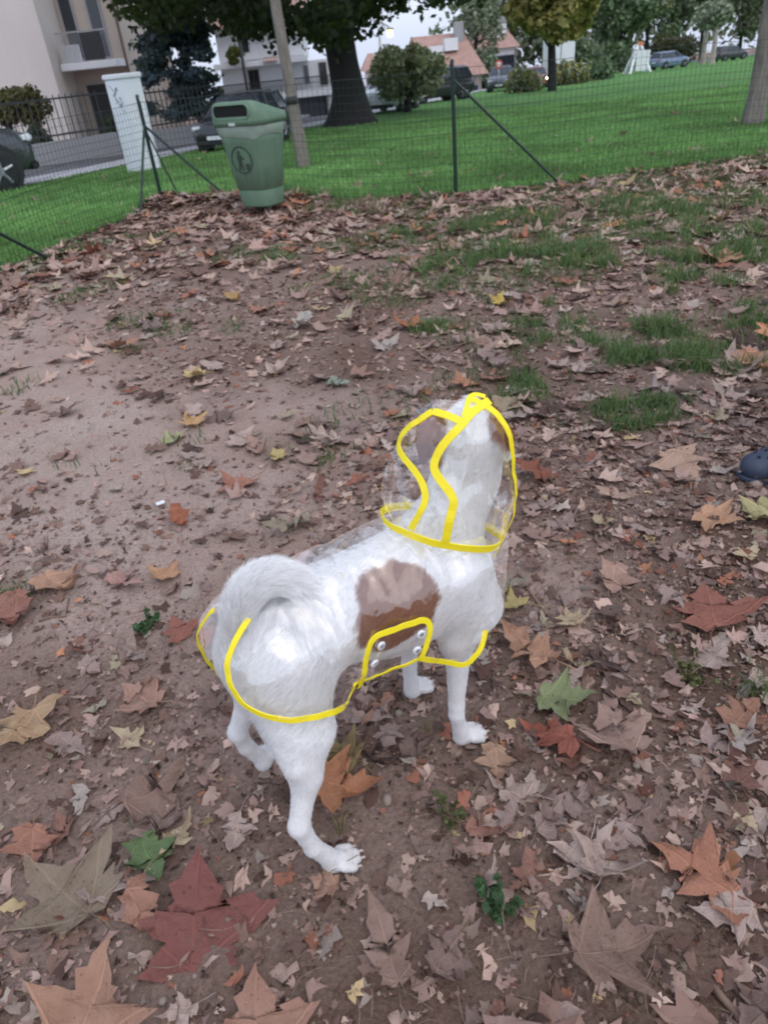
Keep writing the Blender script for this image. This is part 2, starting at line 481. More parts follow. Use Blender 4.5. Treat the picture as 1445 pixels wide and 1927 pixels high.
def blobs_leaves(blobs, n, size, cols, rng, shell=.55, squash=(1, 1, .8)):
    """leaf-sized bent faces spread through clumps"""
    c = np.array([b[0] for b in blobs], float); r = np.array([b[1] for b in blobs], float)
    k = rng.choice(len(r), n, p=r ** 2 / (r ** 2).sum())
    d = rng.normal(size=(n, 3)); d /= np.linalg.norm(d, axis=1, keepdims=True)
    rad = r[k] * (shell + (1 - shell) * rng.random(n)) ** .7 * (1 + .18 * rng.normal(size=n))
    p = c[k] + d * rad[:, None] * np.array(squash)
    nrm = d * .7 + rng.normal(size=(n, 3)) * .8 + np.array([0, 0, .5]); nrm /= np.linalg.norm(nrm, axis=1, keepdims=True)
    a = np.cross(nrm, rng.normal(size=(n, 3))); a /= np.linalg.norm(a, axis=1, keepdims=True); b = np.cross(nrm, a)
    s = size * (.6 + .8 * rng.random(n))
    q = np.array([(-.5, 0, 0), (0, -.42, .0), (.55, 0, -.12), (0, .42, 0)])
    V = p[:, None] + (q[None, :, :1] * a[:, None] + q[None, :, 1:2] * b[:, None] + q[None, :, 2:] * nrm[:, None]) * s[:, None, None]
    F = np.arange(4 * n).reshape(n, 4)
    cols = np.array(cols); ci = rng.integers(0, len(cols), n)
    bl = (rng.random(len(r)) * .5 + .75)[k]
    C = cols[ci] * (bl * (.75 + .5 * rng.random(n)))[:, None]
    return V.reshape(-1, 3), F, np.repeat(C, 4, 0)
def trunk_mesh(pts, rad, n=14, seed=0, flare=0):
    pts = [np.asarray(p, float) for p in pts]
    P = np.array(pts); tt = np.linspace(0, len(pts) - 1, len(pts) * 5)
    C = np.stack([np.interp(tt, range(len(pts)), P[:, k]) for k in range(3)], 1); R = np.interp(tt, range(len(pts)), rad)
    for _ in range(3): C[1:-1] = .5 * C[1:-1] + .25 * (C[:-2] + C[2:])
    V = []
    for i in range(len(C)):
        tg = C[min(i + 1, len(C) - 1)] - C[max(i - 1, 0)]; tg /= np.linalg.norm(tg)
        a = np.cross(tg, [0, 1, .1]); a /= np.linalg.norm(a); b = np.cross(tg, a)
        for k in range(n):
            an = 2 * math.pi * k / n
            lob = 1 + .07 * math.sin(3 * an + seed) + .05 * math.sin(5 * an + i * .3 + seed)
            if flare: lob += flare * math.exp(-i / 2.2) * (.7 + .5 * math.sin(4 * an + seed))
            V.append(C[i] + R[i] * lob * (math.cos(an) * a + math.sin(an) * b))
    F = [[i * n + k, i * n + (k + 1) % n, (i + 1) * n + (k + 1) % n, (i + 1) * n + k] for i in range(len(C) - 1) for k in range(n)]
    F.append([(len(C) - 1) * n + k for k in range(n)])
    return V, F
def tree(name, label, base, trunk_pts, trunk_r, blobs, n, size, cols, mat, group=None, cat='tree', limbs=True, flare=0, seed=1, squash=(1, 1, .8), shell=.55):
    rng = np.random.default_rng(seed)
    root = empty(name, tuple(base)); tag(root, label, cat, group)
    b = np.asarray(base, float)
    V, F = trunk_mesh([np.asarray(p) - b for p in trunk_pts], trunk_r, seed=seed, flare=flare)
    mesh_np('trunk', V, F, mat, root, True)
    if limbs and len(blobs):
        s0 = np.asarray(trunk_pts[-1]) - b; s1 = np.asarray(trunk_pts[-2]) - b
        sel = rng.choice(len(blobs), min(len(blobs), 9), replace=False)
        for k in sel:
            c = np.asarray(blobs[k][0]) - b; st = s1 + (s0 - s1) * rng.random()
            mid = (st + c) / 2 + np.array([0, 0, .12 * np.linalg.norm(c - st)])
            V, F = trunk_mesh([st, mid, c], [trunk_r[-1] * .45, trunk_r[-1] * .28, trunk_r[-1] * .1], 7, seed=k)
            mesh_np('limb', V, F, mat, root, True)
    V, F, C = blobs_leaves(blobs, n, size, cols, rng, shell, squash)
    mesh_np('crown', V - b, F, M_FOL, root, False, attrs={'tint': C})
    return root
R2 = np.random.default_rng(21)
def gb(x, y): p = gnd(x, y); return np.array([p[0], p[1], float(slope(p[1]))])
# the big tree by the road
bt = gb(662, 236)
lowx = [200, 235, 300, 400, 450, 520, 570, 620, 700, 740, 800, 850, 945]; lowy = [30, 40, 60, 44, 66, 76, 80, 96, 60, 4, 14, 18, -20]
bl = []
for k in range(165):
    x = R2.uniform(225, 940); lo = np.interp(x, lowx, lowy); y = lo - 24 - abs(R2.normal(0, 60)); Y = bt[1] + R2.uniform(-3.5, 3.5)
    bl.append((aty(x, y, Y), R2.uniform(.35, .75)))
for k in range(70):
    a = R2.uniform(0, 2 * math.pi); e = R2.uniform(-.1, 1.4); bl.append((bt + np.array([7.5 * math.cos(a) * math.cos(e), 6.5 * math.sin(a) * math.cos(e), 6.4 + 5.5 * math.sin(e)]), R2.uniform(1.2, 2.0)))
top = aty(628, -10, bt[1])
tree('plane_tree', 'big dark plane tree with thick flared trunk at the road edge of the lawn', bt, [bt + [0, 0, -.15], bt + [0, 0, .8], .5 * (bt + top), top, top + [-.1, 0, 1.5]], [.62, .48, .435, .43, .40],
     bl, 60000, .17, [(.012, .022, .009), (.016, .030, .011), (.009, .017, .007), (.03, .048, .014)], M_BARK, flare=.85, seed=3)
# slim young tree behind the bin
yb = gb(572, 316); yt = aty(517, 0, yb[1] + .0)
bl = [(yt + np.array([R2.normal(0, .7), R2.normal(0, .7), 2.4 + R2.random() * 2.4]), R2.uniform(.35, .7)) for k in range(26)]
r_ = tree('young_tree', 'slim grey young tree trunk just behind the green bin', yb, [yb + [0, 0, -.05], .6 * yb + .4 * yt, yt, yt + [-.05, 0, 1.6]], [.10, .082, .074, .06], bl, 3500, .14, [(.05, .09, .02), (.07, .11, .03)], M_BARKG, seed=5)
tp = yb + (yt - yb) * .43
mb = MB(); mb.tube([tp - yb + np.array([0, 0, -.05]), tp - yb + np.array([-.006, 0, .05])], .090, 14); mb.build('tree_tie', plain('rubber_tie', (.03, .03, .032), .7), r_, True)
# trunk at the right edge
rb = gb(1414, 236); rt_ = aty(1448, 20, rb[1])
bl = [(rt_ + np.array([R2.normal(.3, .9), R2.normal(0, .9), 1.6 + R2.random() * 2.6]), R2.uniform(.4, .8)) for k in range(30)]
tree('lawn_tree', 'grey tree trunk on the lawn cut by the right picture edge', rb, [rb + [0, 0, -.05], .5 * (rb + rt_), rt_, rt_ + [.1, 0, 1.4]], [.14, .112, .104, .085], bl, 4000, .16, [(.16, .14, .02), (.09, .10, .02)], M_BARKG, seed=6, flare=.25)
# bush beyond the big tree
bb = gb(766, 212)
def crown_px(n, x0, x1, y0, y1, Y, dY, r0, r1, rng=R2):
    out = []
    for k in range(n):
        a = rng.uniform(0, 2 * math.pi); q = math.sqrt(rng.random())
        x = (x0 + x1) / 2 + (x1 - x0) / 2 * q * math.cos(a); y = (y0 + y1) / 2 + (y1 - y0) / 2 * q * math.sin(a)
        out.append((aty(x, y, Y + rng.uniform(-dY, dY)), rng.uniform(r0, r1)))
    return out
tree('bush_tree', 'round olive green bushy tree between the big trunk and the fence post', bb, [bb, bb + [.1, 0, .7], bb + [.1, 0, 1.2]], [.16, .13, .1], crown_px(64, 706, 828, 96, 186, bb[1], 1.3, .16, .48), 6000, .16,
     [(.25, .275, .15), (.20, .23, .12), (.31, .32, .19), (.17, .20, .11)], M_BARK, seed=7)
# far trees along the right
def far_tree(name, label, bx, by, x0, x1, y0, y1, cols, n=5500, seed=9, size=.34, tr=.18, mat=M_BARK, r=(.5, 1.0), yc=None, cat='tree'):
    b = gb(bx, by); ct = aty((x0 + x1) / 2, (y0 + y1) / 2, b[1])
    sc = depth(b) / FPX
    bl = crown_px(44, x0, x1, y0, y1, b[1], (x1 - x0) * sc * .4, r[0] * sc * 22, r[1] * sc * 22)
    m1 = np.array([.35 * ct[0] + .65 * b[0], b[1], .35 * ct[2] + .65 * b[2]])
    return tree(name, label, b, [b + [0, 0, -.2], m1, ct], [tr, tr * .8, tr * .5], bl, n, size, cols, mat, 'trees along the far side of the lawn', cat, True, seed=seed)
OLV = [(0.338, 0.305, 0.098), (0.26, 0.247, 0.078), (0.403, 0.351, 0.117), (0.208, 0.208, 0.078)]
GRN = [(0.124, 0.182, 0.098), (0.163, 0.227, 0.124), (0.091, 0.137, 0.072)]
GRY = [(0.208, 0.24, 0.169), (0.163, 0.195, 0.137), (0.26, 0.286, 0.208)]
DRK = [(0.093, 0.128, 0.076), (0.136, 0.17, 0.102)]
far_tree('far_tree', 'yellow olive tree with slim trunk at the far lawn edge above the red car', 1038, 172, 955, 1118, -110, 78, OLV, 6500, 31, .38, .22)
far_tree('far_tree', 'grey green thin tree rising behind the braced fence post', 893, 168, 858, 935, -60, 140, GRY, 2600, 32, .30, .15)
far_tree('far_tree', 'mid green dense tree right of the yellow olive tree', 1165, 136, 1108, 1235, -120, 92, GRN, 6000, 33, .42, .24)
far_tree('far_tree', 'dark green tree behind the white frame and blue car', 1262, 122, 1205, 1312, -130, 74, DRK + GRN, 5500, 34, .42, .26)
far_tree('far_tree', 'pale grey green tree above the parked blue car', 1318, 116, 1278, 1372, -120, 55, GRY, 5200, 35, .42, .22)
far_tree('far_tree', 'dark brownish green tree near the right picture edge', 1390, 108, 1345, 1460, -130, 60, DRK + [(.13, .115, .09)], 5500, 36, .42, .24)
far_tree('far_tree', 'low dark shrub left of the white frame', 1092, 146, 1072, 1116, 80, 142, DRK, 2500, 37, .3, .2, cat='shrub')
far_tree('far_tree', 'low green shrub at the foot of the thin tree behind the post', 878, 170, 850, 930, 118, 166, GRN + GRY, 3500, 38, .28, .12, cat='shrub')
far_tree('far_tree', 'green shrub right behind the white frame', 1150, 138, 1112, 1190, 88, 132, GRN, 3500, 39, .35, .15, cat='shrub')
far_tree('far_tree', 'brown hedge shrub behind the blue car', 1255, 124, 1232, 1300, 76, 112, [(.075, .065, .045), (.05, .055, .03)], 3500, 40, .35, .15, cat='shrub')
far_tree('far_tree', 'pale olive shrub in front of the row of far cars by the red sign', 985, 174, 962, 1004, 140, 172, GRY + OLV, 1500, 61, .22, .08, cat='shrub')
far_tree('far_tree', 'small olive shrub between the red car and the grey one', 1068, 160, 1052, 1092, 126, 156, OLV + GRY, 1300, 62, .24, .08, cat='shrub')
far_tree('far_tree', 'green shrub in front of the far grey car', 1118, 152, 1102, 1142, 124, 150, GRN, 1300, 63, .24, .08, cat='shrub')
far_tree('far_tree', 'light green tree filling the gap left of the dark right tree', 1215, 130, 1180, 1262, -120, 40, GRY + OLV[:1], 3600, 64, .40, .2)
# woods behind everything on that side
rng = np.random.default_rng(77); bl = []
for k in range(130):
    x = rng.uniform(840, 1700); bl.append((aty(x, np.interp(x, [840, 1000, 1700], [120, 60, -60]) - rng.uniform(-70, 190), 128 + rng.uniform(-6, 6)), rng.uniform(2.4, 4.4)))
V, F, C = blobs_leaves(bl, 11000, 1.0, GRY + GRN + [(.22, .23, .17)], rng, .6)
tag(mesh_np('far_woods', V, F, M_FOL, None, False, attrs={'tint': C}), 'grey green mass of far trees closing the view', None, None, 'stuff')
# blue spruce in front of the apartment house
sb = gb(352, 268); sb = np.array([sb[0], sb[1] + 4, float(slope(sb[1] + 4))])
bl = []
for k in range(90):
    f = R2.random(); y = 215 - 235 * f; w = 78 * (1 - .55 * f); x = 338 + 14 * f - (f * 25) + R2.uniform(-w, w) * .92
    if abs(y - 175) < 22 and x < 315: continue
    bl.append((aty(x, y, sb[1] + R2.uniform(-1.2, 1.2)), R2.uniform(.22, .5)))
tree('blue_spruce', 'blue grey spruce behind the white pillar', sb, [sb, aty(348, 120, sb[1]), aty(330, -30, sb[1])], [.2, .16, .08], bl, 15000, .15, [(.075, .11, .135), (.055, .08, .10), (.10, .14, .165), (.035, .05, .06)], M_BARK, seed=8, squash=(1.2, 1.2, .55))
# olive shrub over the parked car at the left edge
ob = gb(38, 300)
tree('garden_shrub', 'olive yellow garden shrub above the grey car at left', ob, [ob, ob + [0, 0, .9], ob + [0, 0, 1.5]], [.12, .1, .06], crown_px(26, -40, 84, 178, 228, ob[1], .5, .2, .38), 5200, .12, [(.10, .085, .035), (.075, .07, .03), (.13, .11, .05)], M_BARK, seed=12, cat='shrub')
for k, (x0, x1, y0, y1, lab) in enumerate(((198, 232, 218, 282, 'dark green garden bush behind the railing left of the pillar'), (48, 90, 245, 300, 'grey green garden bush behind the railing by the parked car'))):
    b = gb((x0 + x1) / 2, y1 + 6); b[1] += 1.1
    tree('garden_shrub', lab, b, [b, b + [0, 0, .3], b + [0, 0, .6]], [.06, .05, .03], crown_px(14, x0, x1, y0, y1, b[1], .25, .14, .26), 2600, .09, [(.035, .05, .028), (.05, .06, .035)] if k == 0 else [(.085, .095, .07), (.06, .07, .05)], M_BARK, seed=50 + k, cat='shrub', limbs=False)

# ------------------------------------------------------------------ buildings
def px_rect(o, Y, x, y, w, h, d=.06, back=0.0):
    """a box whose lower left front corner is seen at photo point x, y, standing upright at distance Y"""
    p = aty(x, y, Y) - np.asarray(o); s = depth(aty(x, y, Y)) / FPX
    return (p[0], p[1] + back, p[2]), (p[0] + w * s, p[1] + back + d, p[2] + h * s)
def B(o, Y, rects, name, mat, parent, bevel=0, d=.06, back=0.0):
    out = []
    for r in rects:
        lo, hi = px_rect(o, Y, *r, d=d, back=back); mb = MB(); mb.box(lo, hi); out.append(mb.build(name, mat, parent, False, bevel))
    return out
def stucco(name, c):
    t = NT(name); n = t.noise(t.pos(), .5, 6, .65).outputs['Fac']
    st = t.n('ShaderNodeMapping', Vector=t.pos(), Scale=(3, 3, .25)).outputs[0]
    n2 = t.noise(st, 1.5, 4).outputs['Fac']
    b = t.bsdf(Base__Color=t.mix(t.math('MULTIPLY', n2, .35), t.ramp(n, [(.3, tuple(v * .88 for v in c)), (.7, c)]), c4(tuple(v * .72 for v in c))), Roughness=.92)
    t.set(b, 'Normal', t.bump(t.noise(t.pos(), 30, 3).outputs['Fac'], .3, .01)); return t.m
M_CREAM = stucco('cream_stucco', (.76, .70, .66)); M_WHITE = stucco('white_stucco', (.82, .83, .86)); M_CONC = stucco('grey_concrete', (.34, .34, .35)); M_BEIGE = stucco('beige_stucco', (.55, .48, .42))
t = NT('window_glass'); b_ = t.bsdf(Base__Color=(.03, .035, .045, 1), Roughness=.08); b_.inputs['Specular IOR Level'].default_value = .6; M_GLASS = t.m
M_FRAME = plain('grey_frame', (.35, .35, .37), .5); M_SHUT = plain('brown_shutter', (.10, .055, .045), .6); M_IRON = plain('dark_iron', (.045, .048, .052), .5, metallic=.3)
M_DARKP = plain('dark_panel', (.03, .03, .034), .6)
YA = 31.0
ao = np.array([aty(120, 200, YA)[0], YA, float(slope(YA))])
apt = empty('apartment_building', tuple(ao)); tag(apt, 'cream apartment house with balcony at the top left', 'building')
mb = MB(); mb.box((-16, 0, -.5), (0, 11, 13)); mb.build('wall', M_CREAM, apt, bevel=.02)
pw = px_rect(ao, YA + 2.2, 262, 205, 10, 10)[0]
mb = MB(); mb.box((.004, 2.2, -.5), (pw[0], 11, 13)); mb.build('wall', M_BEIGE, apt, bevel=.02)
bz = px_rect(ao, YA + .8, 140, 133, 108, 12)
mb = MB(); mb.box((.05, .75, bz[0][2]), (pw[0] - .05, 2.2, bz[0][2] + .24)); bal = mb.build('balcony', M_WHITE, apt, bevel=.02)
mb = MB(); mb.box((.12, .82, bz[0][2] + 1.15), (pw[0] - .12, .86, bz[0][2] + 1.2)); 
for k in range(26):
    x = .14 + (pw[0] - .3) * k / 25; mb.box((x, .83, bz[0][2] + .24), (x + .02, .85, bz[0][2] + 1.15))
mb.build('railing', M_FRAME, bal)
mb = MB(); mb.box((pw[0] * .46, .79, bz[0][2] + .27), (pw[0] * .80, .815, bz[0][2] + 1.13)); mb.build('privacy_screen', M_DARKP, bal)
mb = MB(); mb.box((pw[0] * .10, .95, bz[0][2] + .26), (pw[0] * .36, 1.3, bz[0][2] + .8)); mb.build('planter', M_WHITE, bal, bevel=.03)
for fx0, fx1 in ((.06, .30), (.52, .76)):
    x0, x1 = pw[0] * fx0, pw[0] * fx1
    mb = MB()
    for zc in (bz[0][2] + .3, bz[0][2] + 3.6):
        mb = MB(); mb.box((x0, 2.12, zc), (x1, 2.195, zc + 2.1)); w = mb.build('window', M_FRAME, apt)
        mb = MB(); mb.box((x0 + .06, 2.10, zc + .06), (x1 - .06, 2.118, zc + 2.04)); mb.build('pane', M_GLASS, w)
mb = MB(); mb.box((pw[0] - .06, 2.05, -.5), (pw[0] + .03, 2.14, 13)); mb.build('drain_pipe', plain('copper_pipe', (.16, .10, .08), .5), apt)
mb = MB(); mb.box((.4, 2.1, 0), (pw[0] * .5, 2.19, 1.9)); mb.build('balcony_shade', M_DARKP, apt)  # dark panel painted in for the shade under the balcony
# white house
YW = 38.0
wo = np.array([aty(540, 230, YW)[0], YW, float(slope(YW))])
hs = empty('white_house', tuple(wo)); tag(hs, 'white two storey house with balcony and garage doors behind the big tree', 'building')
e0 = px_rect(wo, YW, 425, 250, 1, 1)[0][0]; e1 = px_rect(wo, YW, 642, 222, 1, 1)[0][0]
sw = depth(wo) / FPX
lv = lambda y, x=540: aty(x, y, YW)[2] - wo[2]
mb = MB(); mb.box((e0, 0, -1.5), (e1, 9, lv(150))); mb.build('wall', M_BEIGE, hs, bevel=.02)
zb0 = lv(186); zb1 = lv(172); 
mb = MB(); mb.box((e0, -.5, zb0), (e1 + .1, -.003, zb1)); mb.build('balcony', M_WHITE, hs, bevel=.02)
mb = MB(); mb.box((e0 + .3, -.12, zb1 + .003), (e1, -.004, lv(118))); mb.build('upper_wall', M_WHITE, hs, bevel=.02)
mb = MB(); mb.box((e0 + .1, -.75, lv(119)), (e1 - 1.2, .0, lv(108))); mb.build('upper_balcony', M_WHITE, hs, bevel=.02)
mb = MB(); mb.box((e0 + .3, .05, lv(107)), (e1 - 1.4, 8, lv(40))); mb.build('top_wall', M_WHITE, hs, bevel=.02)
M_TILE = NT('red_roof_tiles'); wv = M_TILE.n('ShaderNodeTexWave', Vector=M_TILE.obj(), Scale=2.2, Distortion=1.0)
b_ = M_TILE.bsdf(Base__Color=M_TILE.ramp(M_TILE.noise(M_TILE.obj(), 2.2, 6, .7).outputs['Fac'], [(.3, (.34, .20, .165)), (.7, (.46, .29, .24))]), Roughness=.85)
M_TILE.set(b_, 'Normal', M_TILE.bump(wv.outputs['Fac'], .6, .05))
mb = MB(); mb.prism([(-.6, lv(42)), (4, lv(42) + 1.6), (8.6, lv(42))], e0, e1 - 1, Matrix(((0, 0, 1, 0), (1, 0, 0, 0), (0, 1, 0, 0), (0, 0, 0, 1)))); mb.build('roof', M_TILE.m, hs)
mb = MB(); mb.prism([(-1.1, lv(112)), (-.13, lv(104)), (-.13, lv(112) + .03)], px_rect(wo, YW, 497, 110, 1, 1)[0][0], px_rect(wo, YW, 524, 110, 1, 1)[0][0], Matrix(((0, 0, 1, 0), (1, 0, 0, 0), (0, 1, 0, 0), (0, 0, 0, 1)))); mb.build('porch_roof', M_TILE.m, hs)
def win(o, Y, x, y, w, h, parent, back, shutter=True, mat=M_GLASS):
    lo, hi = px_rect(o, Y, x, y, w, h); s = MB(); lo = (lo[0], back - .05, lo[2]); hi = (hi[0], back - .004, hi[2])
    s.box(lo, hi); f = s.build('window', M_SHUT if shutter else M_FRAME, parent)
    m = (lo[0] + hi[0]) / 2
    for a, b in ((lo[0] + .04, m - .02), (m + .02, hi[0] - .04)):
        s = MB(); s.box((a, back - .062, lo[2] + .04), (b, back - .052, hi[2] - .04)); s.build('pane', mat, f)
win(wo, YW, 473, 172, 20, 34, hs, -.12); win(wo, YW, 575, 158, 9, 30, hs, -.12, False); win(wo, YW, 604, 160, 14, 36, hs, -.12); win(wo, YW, 452, 100, 18, 34, hs, .05, True)
for (x, y, w, h) in ((438, 240, 54, 40), (505, 234, 40, 40), (552, 232, 66, 42)):
    lo, hi = px_rect(wo, YW, x, y, w, h); s = MB(); s.box((lo[0], -.03, lo[2]), (hi[0], -.004, hi[2])); g = s.build('garage_door', M_DARKP if x > 440 else M_FRAME, hs)
    n = 6
    for k in range(n):
        a = lo[0] + .05 + (hi[0] - lo[0] - .1) * k / n; bx = lo[0] + .05 + (hi[0] - lo[0] - .1) * (k + .86) / n
        s = MB(); s.box((a, -.05, lo[2] + .05), (bx, -.032, hi[2] - .06)); s.build('panel', plain('garage_panel', (.075, .08, .095), .5) if k == 0 and x == 438 else bpy.data.materials.get('garage_panel') or M_DARKP, g)
lo, hi = px_rect(wo, YW, 622, 228, 20, 60); mb = MB(); mb.box((lo[0], -.3, lo[2] - .5), (hi[0], -.02, zb0 - .003)); mb.build('pillar', M_WHITE, hs, bevel=.02)
mb = MB(); mb.box((e0 + .02, -.47, zb1 + .45), (e1, -.44, zb1 + .49))
for k in range(60): x = e0 + .05 + (e1 - e0 - .1) * k / 59; mb.box((x, -.465, zb1), (x + .025, -.445, zb1 + .45))
mb.build('railing', M_IRON, hs)
cr = crown_px(9, 424, 456, 88, 116, YW - 1.0, .2, .14, .24)
V, F, C = blobs_leaves(cr, 1800, .10, [(.10, .12, .03), (.13, .14, .04)], R2); mesh_np('balcony_planting', V - wo, F, M_FOL, hs, False, attrs={'tint': C})
# red roofed houses behind the bush
def red_house(label, x0, x1, ye, yr, Y, wallc=M_BEIGE, seed=0):
    a = aty(x0, ye, Y); b = aty(x1, ye - (x1 - x0) * .103, Y); o = np.array([(a[0] + b[0]) / 2, Y, float(slope(Y))]); w = (b[0] - a[0]) / 2; ze = a[2] - o[2]
    zr = aty((x0 + x1) / 2, yr, Y)[2] - o[2]
    r = empty('house', tuple(o)); tag(r, label, 'building', 'red roofed houses beyond the lawn')
    mb = MB(); mb.box((-w, 0, -1.5), (w, 8, ze)); mb.build('wall', wallc, r)
    mb = MB(); d = 5.0; e = .5
    mb.add([(-w - e, -e, ze - .1), (w + e, -e, ze - .1), (w + e, 8 + e, ze - .1), (-w - e, 8 + e, ze - .1), (-w * .75, 4, zr), (w * .75, 4, zr)], [[0, 1, 5, 4], [1, 2, 5], [2, 3, 4, 5], [3, 0, 4], [3, 2, 1, 0]])
    rf = mb.build('roof', M_TILE.m, r)
    for fx, fz in ((-.35, .45), (.1, .6)):
        z = ze + (zr - ze) * fz; yy = -e + (4 + e) * fz
        mb = MB(); mb.box((w * fx, yy - .5, z - .05), (w * fx + 1.0, yy + .6, z + .75)); dm = mb.build('dormer', M_WHITE, rf)
        mb = MB(); mb.box((w * fx + .15, yy - .53, z + .15), (w * fx + .85, yy - .504, z + .62)); mb.build('pane', M_GLASS, dm) if False else None
    mb = MB(); mb.box((w * .45, 3, zr - .6), (w * .45 + .7, 3.7, zr + .7)); mb.build('chimney', M_CONC, rf)
    for k in range(4):
        x = -w + (k + .5) * 2 * w / 4
        mb = MB(); mb.box((x - .5, -.05, ze - 2.0), (x + .5, -.004, ze - .7)); f = mb.build('window', M_FRAME, r)
        mb = MB(); mb.box((x - .42, -.065, ze - 1.92), (x + .42, -.052, ze - .78)); mb.build('pane', M_GLASS, f)
red_house('red tiled house roof showing above the olive bush', 770, 905, 150, 62, 62)
red_house('smaller red tiled house further right behind the thin tree', 905, 968, 92, 44, 85, M_WHITE)
red_house('far roof showing faintly beside the big trunk', 690, 742, 132, 98, 90, M_CREAM)

# garden wall with railing in front of the apartment house
g0 = gb(-140, 345); g1 = gb(232, 291); g2 = gb(425, 262); gw = empty('garden_railing', tuple(g1)); tag(gw, 'low concrete garden wall with dark iron railing along the road', 'railing')
for a, b in ((g0, g1), (g1 + (g2 - g1) * .02, g2)):
    d = (b - a)[:2]; L = np.linalg.norm(d); an = math.atan2(d[1], d[0]); Mx = Matrix.Translation(Vector(a - g1)) @ Matrix.Rotation(an, 4, 'Z')
    mb = MB(); mb.box((0, 0, -.3), (L, .22, .42)); mb.build('wall', M_CONC, gw, bevel=.015, M=Mx)
    mb = MB(); mb.box((0, .09, 1.28), (L, .13, 1.32)); mb.box((0, .09, .52), (L, .13, .56)); mb.build('rail', M_IRON, gw, M=Mx)
    for k in range(int(L / .16)):
        mb = MB(); mb.box((k * .16, .1, .42), (k * .16 + .02, .12, 1.38)); mb.build('bar', M_IRON, gw, M=Mx)
# white masonry pillar with scribbles
pb = gb(273, 322); s_ = depth(pb) / FPX
pil = empty('pillar', tuple(pb), math.radians(-38)); tag(pil, 'white masonry pillar with scribbled graffiti at the lawn edge', 'pillar')
ph = aty(236, 140, pb[1])[2] - pb[2]; pw_ = .215
mb = MB(); mb.box((-pw_, -pw_, -.1), (pw_, pw_, ph - .06)); mb.build('shaft', stucco('pillar_paint', (.84, .87, .92)), pil, bevel=.012)
mb = MB(); mb.box((-pw_ - .025, -pw_ - .025, ph - .058), (pw_ + .025, pw_ + .025, ph + .02)); mb.build('cap', M_WHITE, pil, bevel=.015)
rg = np.random.default_rng(4); mbg = MB()
for k in range(5):
    z0 = ph * (.62 + .07 * k) ; p = [np.array([rg.uniform(-.15, .15), -pw_ - .004, z0])]
    for q in range(9): p.append(p[-1] + np.array([rg.uniform(-.06, .07), 0, rg.uniform(-.05, .05)]))
    p = [np.array([np.clip(v[0], -.22, .22), v[1], v[2]]) for v in p]; mbg.tube(p, .004, 4)
mbg.build('graffiti', plain('spray_paint', (.08, .085, .10), .6), pil)
# ------------------------------------------------------------------ fence
M_GREEN = plain('green_coated_steel', (.005, .022, .017), .45, .25, 12)
M_WIRE = plain('green_wire', (.010, .028, .02), .5)
def z_at(x, y, Y): return aty(x, y, Y)[2]
def gp(p): return np.array([p[0], p[1], gz1(p[0], p[1])])
fence = empty('wire_fence', (POST_A[0], POST_A[1], 0)); tag(fence, 'green wire mesh fence with braced steel posts round the dirt', 'fence')
fo_ = np.array([POST_A[0], POST_A[1], 0])
ht = {'A': z_at(849, 116, POST_A[1]), 'C': z_at(259, 182, CORNER[1])}
tops = [(CORNER, ht['C']), (POST_A, ht['A']), (POST_R, ht['A'] - .05), (POST_B, ht['C'] - .08), (POST_B2, ht['C'] - .05)]
for p, h in tops:
    a = gp(p); mb = MB()
    mb.tube([a - fo_ + [0, 0, -.2], np.array([p[0], p[1], h - .05]) - fo_, np.array([p[0] - .004, p[1], h]) - fo_], [.019, .019, .014], 8); mb.build('post', M_GREEN, fence)
    mb = MB(); mb.tube([np.array([p[0], p[1], h - .005]) - fo_, np.array([p[0], p[1], h + .02]) - fo_], [.023, .012], 8); mb.build('post_cap', M_GREEN, fence)
def brace(top, foot, r=.013):
    mb = MB(); mb.tube([np.asarray(top) - fo_, np.asarray(foot) - fo_ + [0, 0, -.08]], r, 7); mb.build('brace', M_GREEN, fence)
def onp(p, h): return np.array([p[0], p[1], h])
hc = z_at(272, 236, CORNER[1])
brace(onp(CORNER, hc), gp(gnd(262, 418)[:2])); brace(onp(CORNER, hc), gp(gnd(442, 388)[:2])); brace(onp(CORNER, hc - .03), gp((CORNER + [.22, -.02])), .009)
brace(onp(POST_A, z_at(862, 148, POST_A[1])), gp(gnd(1072, 346)[:2])); brace(onp(POST_B, ht['C'] - .15), gp(gnd(112, 486)[:2]))
mbw = MB()
wire = .0016
for (a, ha), (b, hb) in ((tops[0], tops[1]), (tops[1], tops[2]), (tops[0], tops[3]), (tops[3], tops[4])):
    L = np.linalg.norm(b - a); n = int(L / .052); hh = min(ha, hb) - .04
    dn_ = np.array([-(b - a)[1], (b - a)[0]]) / L * .022
    for k in range(n + 1):
        q = a + (b - a) * k / n + dn_; z0 = gz1(q[0], q[1]); zt = ha + (hb - ha) * k / n - .05 - .02 * math.sin(k * .11)
        w = .006 * math.sin(k * 1.3)
        mbw.tube([np.array([q[0], q[1], z0 - .02]) - fo_, np.array([q[0] + w, q[1], (z0 + zt) / 2]) - fo_, np.array([q[0], q[1], zt]) - fo_], wire, 3, False)
    for k in range(17):
        f = k / 16; pts = []
        for s in np.linspace(0, 1, max(4, int(L / .5))):
            q = a + (b - a) * s + dn_; z0 = gz1(q[0], q[1]) * (s not in (0, 1)) + .02; zt = ha + (hb - ha) * s - .05
            pts.append(np.array([q[0], q[1], z0 + (zt - z0) * f - .012 * math.sin(math.pi * s * 3)]) - fo_)
        mbw.tube(pts, wire * (1.7 if k in (0, 8, 16) else 1.0), 3, False)
o = mesh_np('wire_mesh', np.array(mbw.V), mbw.F, M_WIRE, fence); o['kind'] = 'stuff'

